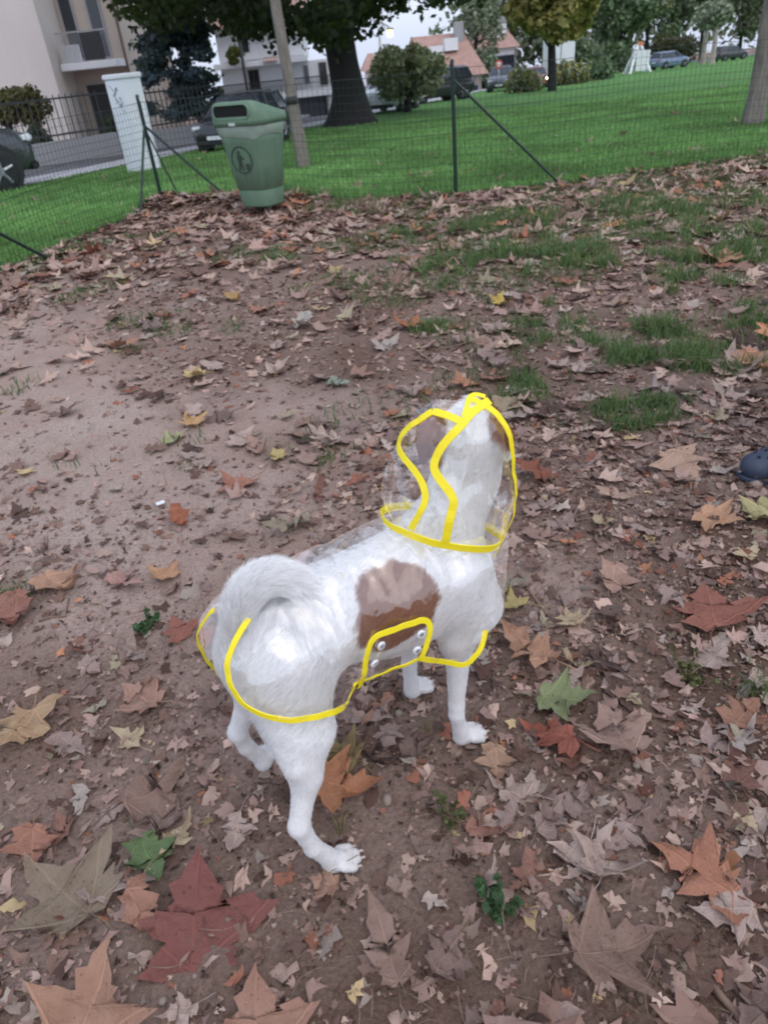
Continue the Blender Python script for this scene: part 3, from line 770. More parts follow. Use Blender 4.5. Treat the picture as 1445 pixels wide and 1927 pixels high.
# ------------------------------------------------------------------ green litter bin
t = NT('green_plastic'); ob_ = t.obj(); n = t.noise(ob_, 4, 5, .65).outputs['Fac']
mp = t.n('ShaderNodeMapping', Vector=ob_, Scale=(9, 9, 1.2)).outputs[0]
n2 = t.noise(mp, 3, 5).outputs['Fac']
c = t.ramp(n, [(.3, (.072, .145, .085)), (.7, (.105, .190, .120))]); c = t.mix(t.math('MULTIPLY', t.math('POWER', n2, 2.0), .7), c, (.22, .30, .23, 1))
b_ = t.bsdf(Base__Color=c, Roughness=.5); M_BIN = t.m
M_BAG = plain('bin_liner', (.27, .35, .29), .35, .2, 20)
bin_g = gnd(500, 404); bs = depth(bin_g) / FPX
bz0 = gz1(bin_g[0], bin_g[1])
ftop = 1336.0
bin_top = z_at(440, 190, bin_g[1] - .1)
BR = math.atan2(-.84, -.54) + math.pi / 2         # turned so that its mouth looks left of the viewer
bn = empty('litter_bin', (bin_g[0], bin_g[1], bz0), BR); tag(bn, 'green plastic litter bin with dark slot and tidy man mark on its front', 'bin')
def rrect(hx, hy, r, n=5):
    out = []
    for cx, cy, a0 in ((hx - r, hy - r, 0), (-hx + r, hy - r, 90), (-hx + r, -hy + r, 180), (hx - r, -hy + r, 270)):
        for k in range(n + 1):
            a = math.radians(a0 + 90 * k / n); out.append((cx + r * math.cos(a), cy + r * math.sin(a)))
    return out
def loft(secs, cap=True):
    """secs: list of (list of 3-D points), equal length"""
    n = len(secs[0]); V = [p for s in secs for p in s]
    F = [[i * n + k, i * n + (k + 1) % n, (i + 1) * n + (k + 1) % n, (i + 1) * n + k] for i in range(len(secs) - 1) for k in range(n)]
    if cap: F += [list(range(n))[::-1], [(len(secs) - 1) * n + k for k in range(n)]]
    return MB().add(V, F)
hb = bin_top - bz0; z0 = .07; zr = hb * .79
def sec(z, hx, hy, r, dy=0): return [(x, y + dy, z) for x, y in rrect(hx, hy, r)]
W1, D1, W0_, D0_ = .265, .235, .185, .165
f_ = lambda f: (W0_ + (W1 - W0_) * f, D0_ + (D1 - D0_) * f)
secs = [sec(z0 - .012, W0_ - .035, D0_ - .035, .06)] + [sec(z0 + (zr - z0) * f, *f_(f), .13) for f in (0, .01, .2, .215, .22, .5, .8, 1)]
secs[4] = sec(z0 + (zr - z0) * .215, f_(.215)[0] - .005, f_(.215)[1] - .005, .13)
loft(secs).build('body', M_BIN, bn, True)
# liner folded over the rim
rgb_ = np.random.default_rng(3)
ls = []
for f, off in ((.86, .004), (.90, .010), (.95, .012), (1.0, .011), (1.015, .004)):
    s = []
    for k, (x, y) in enumerate(rrect(*f_(f), .13)):
        l = math.hypot(x, y); e = off + .004 * math.sin(k * 2.1 + f * 9); zz = z0 + (zr - z0) * (f + (.022 * math.sin(k * .9) + .02 * rgb_.random() if f < .9 else 0)); s.append((x * (1 + e / l), y * (1 + e / l), zz))
    ls.append(s)
loft(ls, False).build('liner', M_BAG, bn, True)
# lid: rim collar, then a hood that falls away to the back
lid_s = [sec(zr + .006, W1 + .022, D1 + .022, .13), sec(zr + .045, W1 + .024, D1 + .024, .13)]
lw = []
def lid_top(x, y, base, k):
    f = (y + D1) / (2 * D1)                 # 0 front .. 1 back
    return base + (hb - base) * k * (1 - .80 * np.clip(f * 1.05 - .12, 0, 1))
for k, sx in ((.35, 1.0), (.75, .95), (.93, .86), (1.0, .70), (1.0, .35)):
    lw.append([((x * sx), (y * sx if y > 0 else y * (1 - .25 * (1 - sx))), lid_top(x * sx, y, zr + .05, k)) for x, y in rrect(W1 + .008, D1 + .008, .08)])
lid = loft(lid_s + lw).build('lid', M_BIN, bn, True)
# mouth: a black plate painted as the shade inside the opening
yf = -(D1 + .008) - .004
mh = (hb - zr - .05)
mz = zr + .05 + mh * .45
mb = MB(); Mf = Matrix(((1, 0, 0, 0), (0, 0, -1, 0), (0, 1, 0, 0), (0, 0, 0, 1)))
mb.prism([(x, y) for x, y in rrect(.195, mh * .36, mh * .30)], 0, .012, Matrix.Translation((0, yf + .01, mz)) @ Mf); mb.build('mouth', plain('mouth_shade', (.004, .004, .005), .9), lid)
mb = MB(); ring = rrect(.208, mh * .41, mh * .33); inn = rrect(.192, mh * .345, mh * .29); n = len(ring)
V = [(x, yf - .010, mz + y) for x, y in ring] + [(x, yf - .010, mz + y) for x, y in inn] + [(x, yf + .03, mz + y) for x, y in ring] + [(x, yf + .03, mz + y) for x, y in inn]
mb.add(V, [[k, (k + 1) % n, n + (k + 1) % n, n + k] for k in range(n)] + [[k, 2 * n + k, 2 * n + (k + 1) % n, (k + 1) % n] for k in range(n)] + [[n + k, n + (k + 1) % n, 3 * n + (k + 1) % n, 3 * n + k] for k in range(n)])
mb.build('mouth_rim', M_BIN, lid, True)
mb = MB(); mb.box((-.035, -(D1 + .03), zr + .012), (.035, -(D1 + .0235), zr + .036)); mb.build('label_plate', plain('pale_plate', (.5, .55, .5), .5), lid)
# ring mark with a figure dropping litter
M_MARK = plain('dark_green_print', (.035, .055, .04), .6)
lf = .60; zc = z0 + (zr - z0) * lf; tilt = math.atan2(D1 - D0_, zr - z0)
Mm = Matrix.Translation((0, -(f_(lf)[1] + .003), zc)) @ Matrix.Rotation(tilt * 1.0, 4, 'X') @ Mf
mb = MB(); n = 40; R1, R0 = .118, .106
V = [(R1 * math.cos(2 * math.pi * k / n), R1 * math.sin(2 * math.pi * k / n), .0) for k in range(n)] + [(R0 * math.cos(2 * math.pi * k / n), R0 * math.sin(2 * math.pi * k / n), 0) for k in range(n)]
mb.add([tuple(Mm @ Vector((v[0], v[1], .002))) for v in V], [[k, (k + 1) % n, n + (k + 1) % n, n + k] for k in range(n)])
def mpoly(p): mb.prism(p, .0, .002, Mm)
mpoly([(-.018 + .017 * math.cos(a), .062 + .017 * math.sin(a)) for a in np.linspace(0, 2 * math.pi, 14, endpoint=False)])
mpoly([(-.045, .042), (-.005, .042), (.035, .010), (.030, .002), (.0, .018), (-.005, -.02), (.012, -.085), (-.004, -.085), (-.022, -.03), (-.036, -.085), (-.052, -.085), (-.042, -.02), (-.048, .01)])
mpoly([(.032, -.03), (.078, -.03), (.072, -.085), (.038, -.085)])
mb.build('tidy_man_mark', M_MARK, bn)
mb = MB(); mb.tube([(.02, D0_ * .35, -.15), (.02, D0_ * .35, z0 + .03)], .024, 10); mb.build('stand_post', plain('galvanised_steel', (.35, .36, .36), .45, metallic=.7), bn, True)

# ------------------------------------------------------------------ cars
M_TYRE = plain('tyre_rubber', (.018, .018, .02), .8); M_RIM = plain('alloy_rim', (.38, .39, .41), .35, metallic=.7); M_LAMPC = plain('lamp_glass', (.7, .72, .75), .2); M_RED = plain('red_lamp', (.35, .02, .02), .3)
M_ARCH = plain('black_plastic', (.02, .021, .023), .75)
def paint(name, c):
    t = NT(name); b = t.bsdf(Base__Color=c4(c), Roughness=.3); b.inputs['Coat Weight'].default_value = .6; b.inputs['Coat Roughness'].default_value = .08; return t.m
def car(name, label, base, heading, col, scale=1.0, lit=False):
    r = empty(name, tuple(base), heading); r.scale = (scale,) * 3; tag(r, label, 'car')
    pm = paint('car_paint_' + name + str(len(bpy.data.materials)), col)
    st = [(-2.16, .66, .50, .86), (-2.10, .82, .34, .98), (-1.9, .88, .27, 1.02), (-1.2, .91, .24, 1.03), (0, .915, .24, 1.02), (.9, .91, .24, 1.03), (1.35, .90, .25, 1.0), (1.8, .86, .27, .92), (2.08, .76, .34, .82), (2.17, .60, .46, .70)]
    secs = []
    for x, w, zb, zt in st:
        zm = (zb + zt) / 2
        secs.append([(x, -w * .90, zb), (x, -w, zb + .10), (x, -w * 1.01, zm + .08), (x, -w * .97, zt - .10), (x, -w * .86, zt), (x, -w * .4, zt + .03), (x, w * .4, zt + .03), (x, w * .86, zt), (x, w * .97, zt - .10), (x, w * 1.01, zm + .08), (x, w, zb + .10), (x, w * .90, zb)])
    loft(secs).build('body', pm, r, True)
    base_ = [(-2.02, .83), (-1.2, .87), (.3, .87), (1.10, .80)]; top_ = [(-1.78, .62), (-1.1, .66), (-.1, .66), (.28, .60)]
    V = [(x, -w, 1.0) for x, w in base_] + [(x, w, 1.0) for x, w in base_[::-1]] + [(x, -w, 1.50) for x, w in top_] + [(x, w, 1.50) for x, w in top_[::-1]]
    g = MB().add(V, [[k, (k + 1) % 8, 8 + (k + 1) % 8, 8 + k] for k in range(8)]).build('windows', M_GLASS, r)
    V2 = [(x, -w - .005, 1.495) for x, w in top_] + [(x, w + .005, 1.495) for x, w in top_[::-1]] + [(x * .95 - .03, -w * .85, 1.58) for x, w in top_] + [(x * .95 - .03, w * .85, 1.58) for x, w in top_[::-1]]
    MB().add(V2, [[k, (k + 1) % 8, 8 + (k + 1) % 8, 8 + k] for k in range(8)] + [list(range(8, 16))]).build('roof', pm, r, True)
    for s in (-1, 1):
        for a, b in (((1.10, .80), (.28, .60)), ((-.3, .872), (-.5, .664)), ((-1.2, .872), (-1.1, .664)), ((-2.02, .83), (-1.78, .62))):
            mb = MB(); mb.tube([(a[0], s * (a[1] + .003), .99), (b[0], s * (b[1] + .003), 1.51)], .035, 6); mb.build('pillar', pm, r)
        for x in (-1.35, 1.33):
            mb = MB(); mb.tube([(x, s * .70, .34), (x, s * .925, .34)], [.41, .41], 24); mb.build('wheel_arch', M_ARCH, r)
            mb = MB(); mb.tube([(x, s * .72, .33), (x, s * .74, .33), (x, s * .925, .33), (x, s * .945, .33), (x, s * .95, .33)], [.29, .33, .33, .315, .24], 24); w = mb.build('wheel', M_TYRE, r, True)
            mb = MB(); mb.tube([(x, s * .945, .33), (x, s * .953, .33)], [.07, .06], 12)
            for k in range(5):
                a = 2 * math.pi * k / 5 + .3
                mb.tube([(x + .05 * math.cos(a), s * .951, .33 + .05 * math.sin(a)), (x + .23 * math.cos(a), s * .953, .33 + .23 * math.sin(a))], [.03, .024], 5)
            mb.build('rim', M_RIM, w)
        mb = MB(); mb.box((1.86, s * .62 - .17, .70), (2.135, s * .62 + .17, .82)); mb.build('headlight', emit('headlight_glow', (1, .86, .66), 9) if lit else M_LAMPC, r, bevel=.03)
        mb = MB(); mb.box((-2.155, s * .68 - .1, .72), (-2.04, s * .68 + .1, .94)); mb.build('tail_lamp', M_RED, r, bevel=.02)
        mb = MB(); mb.box((.72, s * .99 - .09, 1.0), (.86, s * .99 + .09, 1.13)); mb.build('mirror', pm, r, bevel=.03)
        for dx in (-.75, .25):
            mb = MB(); mb.box((dx, s * .925 - .012, .86), (dx + .18, s * .925 + .012, .89)); mb.build('door_handle', pm, r)
    mb = MB(); mb.box((2.12, -.26, .42), (2.19, .26, .53)); mb.build('number_plate', M_LAMPC, r)
    mb = MB(); mb.box((-2.185, -.26, .62), (-2.145, .26, .73)); mb.build('number_plate', M_LAMPC, r)
    mb = MB(); mb.box((2.0, -.7, .26), (2.165, .7, .40)); mb.build('bumper', M_ARCH, r, bevel=.03)
    return r
def car_at(px_, py_, hd, ox=0, oy=0):
    p = gb(px_, py_); return (p[0] + ox, p[1] + oy, float(slope(p[1] + oy)) + .02)
hd = math.radians(48)
w = gb(27, 362); wl = np.array([1.33 * math.cos(hd) + .95 * math.sin(hd), 1.33 * math.sin(hd) - .95 * math.cos(hd)])
car('parked_car', 'dark grey car cut by the left picture edge beside the lawn', (w[0] - wl[0], w[1] - wl[1], float(slope(w[1])) + .0), hd, (.05, .053, .06), .95)
car('parked_car', 'black car parked behind the green litter bin', car_at(449, 284, 0, .05, 1.3), math.radians(250), (.014, .016, .02), .68)
car('parked_car', 'small white car beside the big dark trunk', car_at(742, 212, 0, 0, 1.5), math.radians(250), (.62, .70, .72), .85)
car('parked_car', 'dark car left of the braced post under the bush', car_at(826, 194, 0, 0, 2), math.radians(205), (.025, .025, .03), .9)
car('driving_car', 'red car with its headlights on below the olive tree', car_at(1024, 166, 0, 0, 2), math.radians(262), (.20, .05, .06), .66, True)
car('parked_car', 'blue grey car at the far edge of the lawn', car_at(1284, 128, 0, 0, 3), math.radians(25), (.16, .22, .33), .8)
car('parked_car', 'dark car at the far lawn edge by the right trunk', car_at(1398, 112, 0, 0, 3), math.radians(15), (.05, .055, .065), .8)
car('parked_car', 'dark blue car behind the round red sign', car_at(955, 172, 0, 0, 2), math.radians(255), (.05, .06, .085), .8)
car('parked_car', 'pale grey car right of the dark shrub at the far edge', car_at(1112, 152, 0, 0, 2.5), math.radians(80), (.42, .45, .50), .66)

# ------------------------------------------------------------------ street things
def pole(o, p0, p1, r, mat, name='pole', n=8):
    mb = MB(); mb.tube([p0, p1], r, n); return mb.build(name, mat, o, True)
M_GALV = bpy.data.materials['galvanised_steel']
lb = gb(724, 200); lt = aty(720, 40, lb[1]); lh = lt[2] - lb[2]
lp = empty('street_lamp', tuple(lb)); tag(lp, 'lit street lamp on a grey pole right of the big trunk', 'street lamp')
pole(lp, (0, 0, -.1), (0, 0, lh - .3), .06, M_GALV)
la = aty(733, 58, lb[1]) - lb
mb = MB(); mb.tube([(0, 0, lh - .32), tuple(np.array([la[0] * .5, 0, lh - .1])), tuple(la + [0, 0, .14])], [.05, .04, .035], 8); mb.build('arm', M_GALV, lp, True)
mb = MB(); mb.box(tuple(la + [-.16, -.12, .04]), tuple(la + [.2, .12, .12])); h_ = mb.build('lamp_head', M_GALV, lp, bevel=.03)
mb = MB(); mb.box(tuple(la + [-.13, -.10, -.26]), tuple(la + [.13, .10, .038])); mb.build('bulb', emit('sodium_lamp', (1, .80, .25), 2.6), h_, bevel=.03)
hbp = gb(398, 262); hp_ = empty('street_lamp', tuple(hbp + [.9, 4, -.1])); tag(hp_, 'thin grey lamp pole in front of the white house', 'street lamp')
pole(hp_, (0, 0, -.3), (0, 0, 6.5), .055, M_GALV)
mb = MB(); mb.tube([(0, 0, 6.5), (.3, 0, 6.8), (1.0, 0, 6.9)], [.05, .045, .04], 8); mb.build('arm', M_GALV, hp_, True)
mb = MB(); mb.box((.9, -.1, 6.8), (1.4, .1, 6.9)); mb.build('lamp_head', M_GALV, hp_, bevel=.02)
sg = gb(938, 174); sr = empty('road_sign', tuple(sg)); tag(sr, 'round red road sign on a thin pole at the far lawn edge', 'sign')
sh = aty(936, 121, sg[1])[2] - sg[2]; pole(sr, (0, 0, -.1), (0, 0, sh + .2), .035, M_GALV)
mb = MB(); mb.tube([(0, -.06, sh), (0, -.045, sh)], .22, 20); d_ = mb.build('disc', plain('sign_red', (.55, .09, .08), .4), sr)
mb = MB(); mb.tube([(0, -.066, sh), (0, -.0615, sh)], .13, 20); mb.build('face', plain('sign_white', (.7, .68, .68), .4), d_)
# white trestle with an orange top
tg = gb(1203, 138); ts = depth(tg) / FPX; tr_ = empty('work_barrier', tuple(tg)); tag(tr_, 'white A shaped trestle with orange top at the far lawn edge', 'barrier')
M_WPNT = plain('white_paint', (.72, .74, .76), .5)
for x0, x1 in ((-19, -2), (20, 2)):
    for yy in (0, 1.2):
        mb = MB(); mb.tube([(x0 * ts, yy, 0), (x1 * ts, .6, 46 * ts)], 3.2 * ts, 4); mb.build('leg', M_WPNT, tr_)
mb = MB(); mb.box((-8 * ts, .1, 4 * ts), (17 * ts, .2, 36 * ts)); mb.build('panel', M_WPNT, tr_)
mb = MB(); mb.box((-3 * ts, .45, 44 * ts), (6 * ts, .75, 50 * ts)); mb.build('top_bar', plain('orange_paint', (.65, .22, .10), .5), tr_)
vg = gb(1064, 156); vv = empty('transformer_box', tuple(vg + [0, 1.5, 0])); tag(vv, 'white roadside cabinet between the olive tree and dark shrub', 'cabinet')
mb = MB(); mb.box((-.95, 0, -.2), (.95, 1.2, 2.6)); mb.build('case', M_WPNT, vv, bevel=.05); mb = MB(); mb.box((-1.0, -.05, 2.603), (1.0, 1.25, 2.72)); mb.build('lid', M_WPNT, vv, bevel=.03)
mb = MB(); mb.box((-.02, -.02, .1), (.02, -.004, 2.4)); mb.build('door_gap', M_ARCH, vv)
for (x0, y0, x1, y1, lab) in ((1320, 122, 1328, 66, 'pale bare slim trunk leaning at the far lawn edge'), (1338, 121, 1345, 74, 'pale short slim trunk beside the leaning bare one')):
    a = gb(x0, y0); b = aty(x1, y1, a[1]); bl = [(b + np.array([R2.normal(0, .5), R2.normal(0, .5), 1.2 + R2.random()]), .7) for k in range(7)]
    tree('slim_tree', lab, a, [a, (a + b) / 2, b, b + [0, 0, 1]], [.24, .2, .18, .1], bl, 900, .3, GRY, M_BARKP, 'trees along the far side of the lawn', seed=int(x0))
# ------------------------------------------------------------------ plane leaves
HALF = np.array([(.015, .00), (.12, -.07), (.26, -.05), (.45, -.02), (.37, .09), (.40, .16), (.27, .22), (.41, .31), (.60, .50), (.45, .49), (.40, .56), (.28, .52), (.19, .57), (.26, .72), (.17, .76), (.13, .86), (.0, 1.05)])
def leaf_geo(seed, curl=.18, lod=1, stem=True, narrow=1.0, tear=.2):
    rg = np.random.default_rng(seed)
    V = []; UV = []; F = []
    H = HALF if lod else HALF[[0, 2, 3, 6, 8, 11, 12, 13, 16]]
    sides = []
    lobes = rg.uniform(.8, 1.15, 4)
    for s in (1, -1):
        o = H.copy(); o[:, 0] *= rg.uniform(.85, 1.1) * narrow
        o += rg.normal(0, .016 if lod else .02, o.shape); o[0] = (.012, 0); o[-1] = H[-1]
        # lobes of unequal length, some torn away
        wt = np.clip(1.6 - np.abs(np.linspace(0, 3, len(o))[:, None] - np.array([.55, 1.5, 2.75])[None]) * 2.2, 0, 1)
        f = 1 + (wt * (rg.uniform(-.32, .14, 3) - (rg.random(3) < tear) * rg.uniform(.15, .4, 3))[None]).sum(1)
        ctr = np.array([0, .38]); o = ctr + (o - ctr) * np.clip(f, .45, 1.2)[:, None]; o[0] = (.012, 0); o[-1, 0] = 0
        o[:, 0] = np.maximum(o[:, 0], .008); o[-1, 0] = 0
        o[:, 0] *= s; sides.append(o)
    rib = lambda y: np.clip(.10 + .80 * np.clip(y, 0, 1), .1, 1.0)
    for o in sides:
        n = len(o); base = len(V); ring = []
        for f in ((1.0, .5, 0.0) if lod else (1.0, 0.0)):
            for (x, y) in o:
                ry = .06 + .90 * np.clip(y * .85, 0, 1) if f < 1 else y
                px_ = x * f; py_ = y * f + (.06 + .80 * max(y, 0)) * (1 - f)
                V.append([px_, py_, 0]); UV.append((px_, py_))
        rows = 3 if lod else 2
        for r in range(rows - 1):
            for k in range(n - 1):
                a = base + r * n + k; q = [a, a + 1, a + n + 1, a + n]
                F.append(q if o[1, 0] > 0 else q[::-1])
    V = np.array(V)
    # curl: cupping, lobe tips lifting, ripples, a fold
    x, y = V[:, 0], V[:, 1] - .45
    r2 = x ** 2 + y ** 2
    a1, a2, ph = rg.uniform(-1, 1), rg.uniform(-1, 1), rg.uniform(0, 6.28)
    z = curl * (rg.uniform(.4, 1.2) * r2 * 1.3 + a1 * .55 * x * y + .5 * a2 * (x ** 2 - y ** 2) + .20 * np.sin(6 * x + ph) * np.sin(5 * y + 2 * ph) + .45 * np.abs(x) * rg.uniform(-.2, .8) + .10 * np.sin(17 * x + 11 * y + ph))
    if rg.random() < .4:      # one side rolls over
        t_ = np.clip(x * rg.choice([-1, 1]) - .18, 0, 1); z += curl * 4.0 * t_ ** 1.5; V[:, 0] -= np.sign(x) * t_ * .35 * min(1, curl * 3)
    V[:, 2] = z - z.min() * .6
    V[:, 1] -= .45
    if stem:
        p0 = np.array([0, -.41, V[0, 2]]); d = np.array([rg.uniform(-.2, .2), -.45, rg.uniform(.0, .12)])
        b = MB(); b.tube([p0, p0 + d * .5 + [rg.uniform(-.05, .05), 0, .02], p0 + d], [.012, .010, .014], 3)
        k = len(V); V = np.vstack([V, np.array(b.V)]); F += [[i + k for i in f] for f in b.F]; UV += [(.0, .0)] * len(b.V)
    return V, F, np.array(UV)
def leaf_mat2(name, src):
    t = NT(name)
    col = t.n('ShaderNodeObjectInfo').outputs['Color'] if src == 'obj' else t.n('ShaderNodeAttribute', _attribute_name='tint').outputs['Color']
    tc = t.n('ShaderNodeTexCoord'); rnd = t.n('ShaderNodeObjectInfo').outputs['Random']
    uvw = t.n('ShaderNodeVectorMath', _operation='ADD', i0=(t.pos() if src != 'obj' else tc.outputs['Object']), i1=t.n('ShaderNodeCombineXYZ', X=t.math('MULTIPLY', rnd, 37.0)).outputs[0]).outputs[0]
    sc = 3.5 if src == 'obj' else 26
    n1 = t.noise(uvw, sc, 4, .6).outputs['Fac']; n2 = t.noise(uvw, sc * 6, 3, .6).outputs['Fac']
    c = t.mix(t.ramp(n1, [(.40, (0, 0, 0)), (.62, (.75, .75, .75))]), col, t.mix(1.0, col, (.76, .70, .66, 1), 'MULTIPLY'))
    c = t.mix(t.math('MULTIPLY', n2, .35), c, t.mix(1.0, col, (1.25, 1.15, 1.05, 1), 'MULTIPLY'))
    vs = t.n('ShaderNodeTexVoronoi', Vector=uvw, Scale=sc * 3.2); spot = t.math('MULTIPLY', t.math('LESS_THAN', vs.outputs['Distance'], .17), t.math('GREATER_THAN', n1, .47))
    c = t.mix(t.math('MULTIPLY', spot, .55), c, t.mix(1.0, col, (.38, .30, .26, 1), 'MULTIPLY'))
    hgt = n2
    if src == 'obj':
        s = t.n('ShaderNodeSeparateXYZ', Vector=t.n('ShaderNodeUVMap').outputs[0]); x, y = s.outputs[0], s.outputs[1]
        vein = None
        for ex, ey in ((0, 1.0), (.58, .50), (-.58, .50), (.44, -.02), (-.44, -.02)):
            L = math.hypot(ex, ey - .06); ux, uy = ex / L, (ey - .06) / L; yy = t.math('SUBTRACT', y, .06)
            al = t.math('ADD', t.math('MULTIPLY', x, ux), t.math('MULTIPLY', yy, uy)); pe = t.math('ABSOLUTE', t.math('SUBTRACT', t.math('MULTIPLY', x, uy), t.math('MULTIPLY', yy, ux)))
            w = t.math('MULTIPLY', t.math('SUBTRACT', 1.0, t.math('MULTIPLY', pe, 55.0), clamp=True), t.math('GREATER_THAN', al, 0.0))
            # side veins
            vein = w if vein is None else t.math('MAXIMUM', vein, w)
        c = t.mix(t.math('MULTIPLY', vein, .6), c, t.mix(1.0, col, (1.5, 1.42, 1.3, 1), 'MULTIPLY'))
        hgt = t.math('ADD', n2, t.math('MULTIPLY', vein, 1.2))
    b = t.n('ShaderNodeBsdfPrincipled', Base__Color=c, Roughness=.62); b.inputs['Specular IOR Level'].default_value = .3
    t.set(b, 'Normal', t.bump(hgt, .35, .004 if src != 'obj' else .03))
    tr = t.n('ShaderNodeBsdfTranslucent', Color=c); m = t.n('ShaderNodeMixShader', Fac=.12)
    t.t.links.new(b.outputs[0], m.inputs[1]); t.t.links.new(tr.outputs[0], m.inputs[2]); t.t.links.new(m.outputs[0], t.out.inputs['Surface'])
    return t.m
M_LEAF = leaf_mat2('plane_leaf', 'obj'); M_LIT = leaf_mat2('leaf_litter', 'attr')
GEO = [leaf_geo(100 + k, [.24, .34, .42, .30, .60, .38, .75, .28, .5, .36][k % 10], 1, True, [1, .8, .9, 1.05, .65][k % 5], 0 if k < 10 else .75) for k in range(30)]
MESHES = []
for k, (V, F, UV) in enumerate(GEO):
    o = mesh_np('leaf_shape', V, F, M_LEAF, None, True, uv=UV); MESHES.append(o.data); bpy.data.objects.remove(o)
PAL = {'dusty pink brown': srgb(158, 128, 116), 'pale tan': srgb(176, 148, 132), 'dull brown': srgb(128, 98, 84), 'rust brown': srgb(150, 92, 66), 'dark brown': srgb(96, 68, 56),
       'orange brown': srgb(178, 116, 72), 'yellow tan': srgb(182, 158, 108), 'greenish tan': srgb(150, 140, 112), 'grey tan': srgb(165, 150, 138)}
PN = list(PAL); PW = np.array([.31, .24, .18, .05, .08, .025, .02, .03, .065])
def slope_rot(x, y, yaw, rg, tilt):
    e = .05; dzx = (gz1(x + e, y) - gz1(x - e, y)) / (2 * e); dzy = (gz1(x, y + e) - gz1(x, y - e)) / (2 * e)
    n = Vector((-dzx + rg.normal(0, tilt), -dzy + rg.normal(0, tilt), 1)).normalized()
    return n.to_track_quat('Z', 'Y').to_matrix().to_4x4() @ Matrix.Rotation(yaw, 4, 'Z')
def mute(c, a=.30, g=1.12):
    c = np.array(c); y = c.mean(); return tuple(np.clip((c * (1 - a) + (y * np.array([1.06, .97, .95])) * a) * g, 0, 1))
PAL = {k: mute(v, .22, 1.12) for k, v in PAL.items()}
RL = np.random.default_rng(55)
def put_leaf(name, x, y, size, yaw, col, shape, label, group, lift=.004, tilt=.10, rg=RL):
    o = bpy.data.objects.new(name, MESHES[shape]); COL.objects.link(o)
    o.matrix_world = Matrix.Translation((x, y, gz1(x, y) + lift)) @ slope_rot(x, y, yaw, rg, tilt) @ Matrix.Diagonal((size, size, size, 1))
    o.color = (*mute(col, .30, .93), 1); tag(o, label, 'leaf', group); return o
